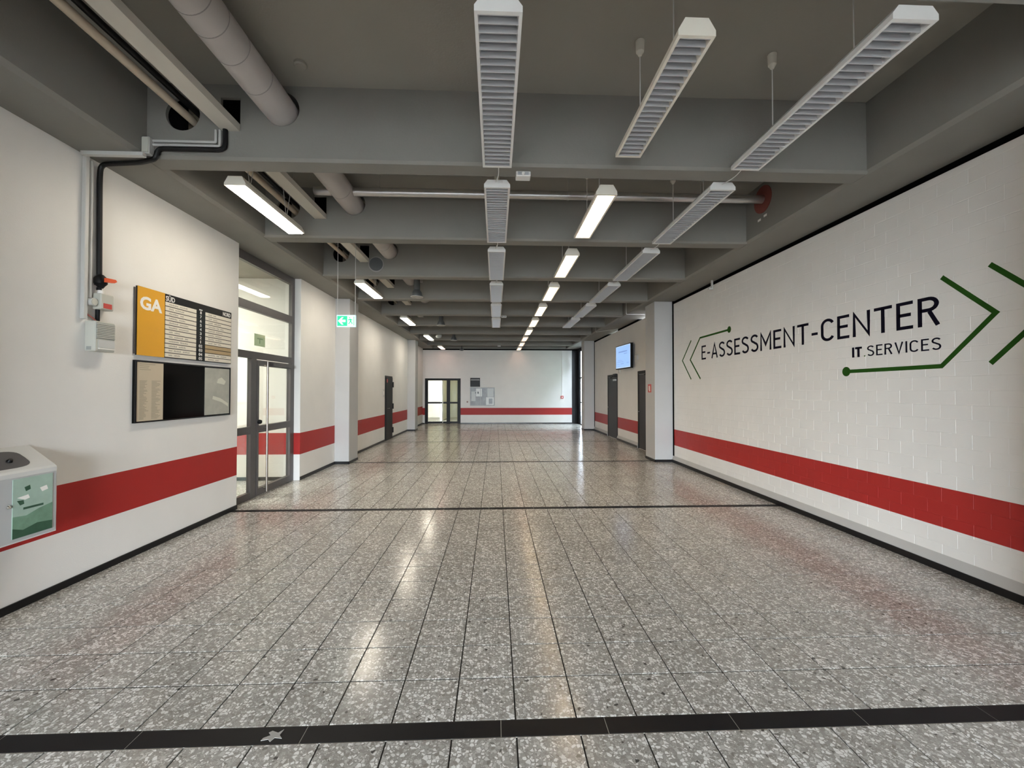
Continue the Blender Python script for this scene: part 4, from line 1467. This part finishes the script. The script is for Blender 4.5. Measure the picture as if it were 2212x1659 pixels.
# ================================================================ FAR WALL AND SIDE WALL ITEMS
t = thing('display_box', 'black display box above the notice case on the far wall', 'display', (-0.99, YF, 1.78))
box('case', 'plastic_black', -1.225, -0.755, YF - 0.06, YF - 0.001, 1.785, 2.215, t)
box('label_strip', 'spot_rim', -1.20, -0.78, YF - 0.062, YF - 0.06, 2.10, 2.135, t)
box('screen', 'plastic_black', -1.20, -0.78, YF - 0.062, YF - 0.06, 1.81, 2.08, t)
t = thing('showcase', 'glazed showcase with grey posters on the far wall', 'notice board', (-0.64, YF, 0.88))
box('case', 'plinth_grey', -1.235, -0.045, YF - 0.05, YF - 0.001, 0.87, 1.76, t)
box('back_print', 'poster_dull', -1.215, -0.065, YF - 0.052, YF - 0.05, 0.89, 1.74, t)
box('sheet', 'print_white', -0.945, -0.66, YF - 0.055, YF - 0.052, 1.32, 1.70, t)
sh = box('sheet', 'print_white', -0.46, -0.09, YF - 0.055, YF - 0.052, 0.91, 1.28, t)
box('photo', 'poster_dull', -0.33, -0.15, YF - 0.056, YF - 0.055, 0.96, 1.22, sh)
box('sheet', 'conduit_grey', -0.40, -0.10, YF - 0.055, YF - 0.052, 1.30, 1.71, t)
box('sheet', 'conduit_grey', -1.17, -0.97, YF - 0.055, YF - 0.052, 1.10, 1.56, t)
box('dark_mark', 'plastic_black', -0.88, -0.81, YF - 0.057, YF - 0.055, 1.45, 1.55, t)
box('dark_mark', 'plastic_black', -0.99, -0.945, YF - 0.057, YF - 0.055, 1.47, 1.52, t)
box('mid_bar', 'plinth_grey', -0.745, -0.725, YF - 0.06, YF - 0.052, 0.89, 1.74, t)
box('pane', 'matte_glass', -1.225, -0.055, YF - 0.068, YF - 0.064, 0.88, 1.75, t)
t = thing('fire_call_point', 'small red fire call point with a white conduit on the far wall', 'call point', (3.23, YF, 1.25))
box('case', 'label_red', 3.165, 3.30, YF - 0.05, YF - 0.001, 1.215, 1.35, t, b=0.005)
box('window', 'print_white', 3.205, 3.26, YF - 0.052, YF - 0.05, 1.25, 1.31, t)
MB().cyl((3.235, YF - 0.014, 1.35), (3.235, YF - 0.014, 3.56), 0.013, n=8).build('conduit', 'print_white', t)
t = thing('wall_button', 'tiny brown button on the far wall beside the showcase', 'button', (-1.36, YF, 1.05))
MB().cyl((-1.365, YF - 0.02, 1.055), (-1.365, YF - 0.001, 1.055), 0.045, n=14).build('plate', 'spot_rim', t)
MB().cyl((-1.365, YF - 0.03, 1.055), (-1.365, YF - 0.02, 1.055), 0.028, n=12).build('push_button', 'rust', t)
t = thing('switch_plate', 'pale switch plate on the far wall beside the black glass door', 'switch', (-3.65, YF, 1.36))
box('plate', 'conduit_grey', -3.70, -3.60, YF - 0.02, YF - 0.001, 1.36, 1.72, t, b=0.003)
box('rocker', 'print_white', -3.685, -3.615, YF - 0.024, YF - 0.02, 1.46, 1.62, t)
t = thing('switch_plate', 'pale switch plate beside the black steel door', 'switch', (XL, 13.2, 1.4))
box('plate', 'conduit_grey', XL + 0.001, XL + 0.02, 13.12, 13.27, 1.40, 1.65, t, b=0.003)
box('rocker', 'print_white', XL + 0.02, XL + 0.025, 13.15, 13.24, 1.47, 1.58, t)
t = thing('fire_sign', 'red fire extinguisher sign on the inner face of the column', 'sign', (3.58, 9.59, 1.57))
box('plate', 'label_red', 3.574, 3.5795, 9.49, 9.685, 1.565, 1.755, t)
m = MB().prism([(9.55, 1.59), (9.60, 1.59), (9.60, 1.70), (9.575, 1.725), (9.55, 1.70)], 'yz', 3.573, 3.574).prism([(9.605, 1.72), (9.64, 1.70), (9.65, 1.62), (9.635, 1.62), (9.63, 1.69), (9.60, 1.71)], 'yz', 3.573, 3.574)
m.build('extinguisher_print', 'print_white', t, smooth=False)

# wall screen on a bracket
tv = thing('wall_screen', 'flat screen with pale blue picture mounted high on the wall above the dark doors', 'screen', (XR, 12.4, 2.26))
pn, pf = Vector((3.865, 11.83)), Vector((3.785, 13.02))
ud = (pf - pn).normalized()
nd = Vector((-abs(ud.y), ud.x)).normalized()
if nd.x > 0:
    nd = -nd
Wd = (pf - pn).length


def tvp(u, n):
    p = pn + ud * u + nd * n
    return (p.x, p.y)


def tvbox(name, mat, u0, u1, n0, n1, z0, z1, par):
    return MB().prism([tvp(u0, n0), tvp(u1, n0), tvp(u1, n1), tvp(u0, n1)], 'xy', z0, z1).build(name, mat, par, smooth=False)


tvbox('case', 'plastic_black', 0, Wd, -0.075, 0.0, 2.262, 2.985, tv)
pcx = tvbox('picture', 'screen_edge', 0.022, Wd - 0.022, 0.0, 0.002, 2.292, 2.962, tv)
tvbox('picture_field', 'screen_blue', 0.036, Wd - 0.036, 0.002, 0.003, 2.302, 2.952, pcx)
for u0, u1, z0, z1 in ((0.25, 0.95, 2.76, 2.80), (0.25, 0.5, 2.70, 2.725), (0.62, 1.05, 2.52, 2.535), (0.55, 1.08, 2.47, 2.487), (0.52, 0.78, 2.405, 2.43), (0.86, 1.08, 2.405, 2.42), (0.80, 1.02, 2.335, 2.35), (0.12, 0.30, 2.42, 2.44)):
    tvbox('picture_print', 'screen_ink', u0, u1, 0.003, 0.0034, z0, z1, pcx)
MB().box(3.90, XR - 0.001, 12.15, 12.6, 2.50, 2.72).build('bracket', 'plastic_black', tv, smooth=False)
box('socket_box', 'conduit_grey', XR - 0.06, XR - 0.001, 11.55, 11.72, 2.47, 2.60, tv)
o = box('wall_socket', 'conduit_grey', XR - 0.03, XR - 0.001, 13.28, 13.42, 2.17, 2.30, b=0.003)
tag(o, 'small pale socket box on the wall just below the screen', 'socket')

# lobby detector seen through the transom light
t = thing('smoke_detector', 'small white detector hanging in the lobby behind the transom glass', 'detector', (-4.45, 7.0, 3.5))
MB().lathe((-4.45, 7.0, 0), [(0.03, 3.43), (0.06, 3.445), (0.065, 3.475), (0.04, 3.50)], 18).build('detector_head', 'print_white', t)
MB().cyl((-4.45, 7.0, 3.50), (-4.45, 7.0, LZ), 0.006, n=8).build('stem', 'conduit_grey', t)

# ================================================================ FLOOR LITTER
sc = [(-1.075, 1.985), (-1.045, 1.992), (-1.03, 1.978), (-1.02, 2.0), (-0.985, 1.995), (-1.005, 2.015), (-1.0, 2.047), (-1.018, 2.028), (-1.05, 2.04), (-1.062, 2.03), (-1.045, 2.015), (-1.072, 2.0)]
o = MB().prism(sc, 'xy', 0.0004, 0.0022).build('torn_scrap', 'scrap_pale', smooth=False)
tag(o, 'pale torn scrap lying on the nearest black floor strip', 'scrap')
for i, (x, y, r, lab) in enumerate(((1.196, 15.35, 0.05, 'small brown leaf closest to the viewer on the far floor'),
                                    (0.54, 17.1, 0.04, 'small brown leaf on the floor before the middle of the far wall'),
                                    (-0.64, 17.4, 0.06, 'largest brown leaf on the floor before the showcase'),
                                    (1.95, 17.55, 0.05, 'small brown leaf on the floor before the fire call point'),
                                    (-1.15, 17.7, 0.04, 'tiny brown leaf on the floor beside the largest leaf'))):
    a = random.uniform(0, 6)
    n = 10
    ringv = [(x + r * (1.5 if j in (0, 5) else 1) * math.cos(a) * math.cos(2 * PI * j / n) * 1.2 - r * 0.7 * math.sin(a) * math.sin(2 * PI * j / n), y + r * math.sin(a) * math.cos(2 * PI * j / n) * 1.2 + r * 0.7 * math.cos(a) * math.sin(2 * PI * j / n)) for j in range(n)]
    m = MB()
    m.v = [(x, y, 0.006)] + [(p[0], p[1], 0.0005 + 0.012 * abs(math.sin(j * 1.3))) for j, p in enumerate(ringv)] + [(x, y, 0.001)]
    m.f = [(0, 1 + j, 1 + (j + 1) % n) for j in range(n)] + [(n + 1, 1 + (j + 1) % n, 1 + j) for j in range(n)]
    o = m.build('fallen_leaf', 'leaf_brown')
    tag(o, lab, 'leaf', 'fallen leaves on the far floor')
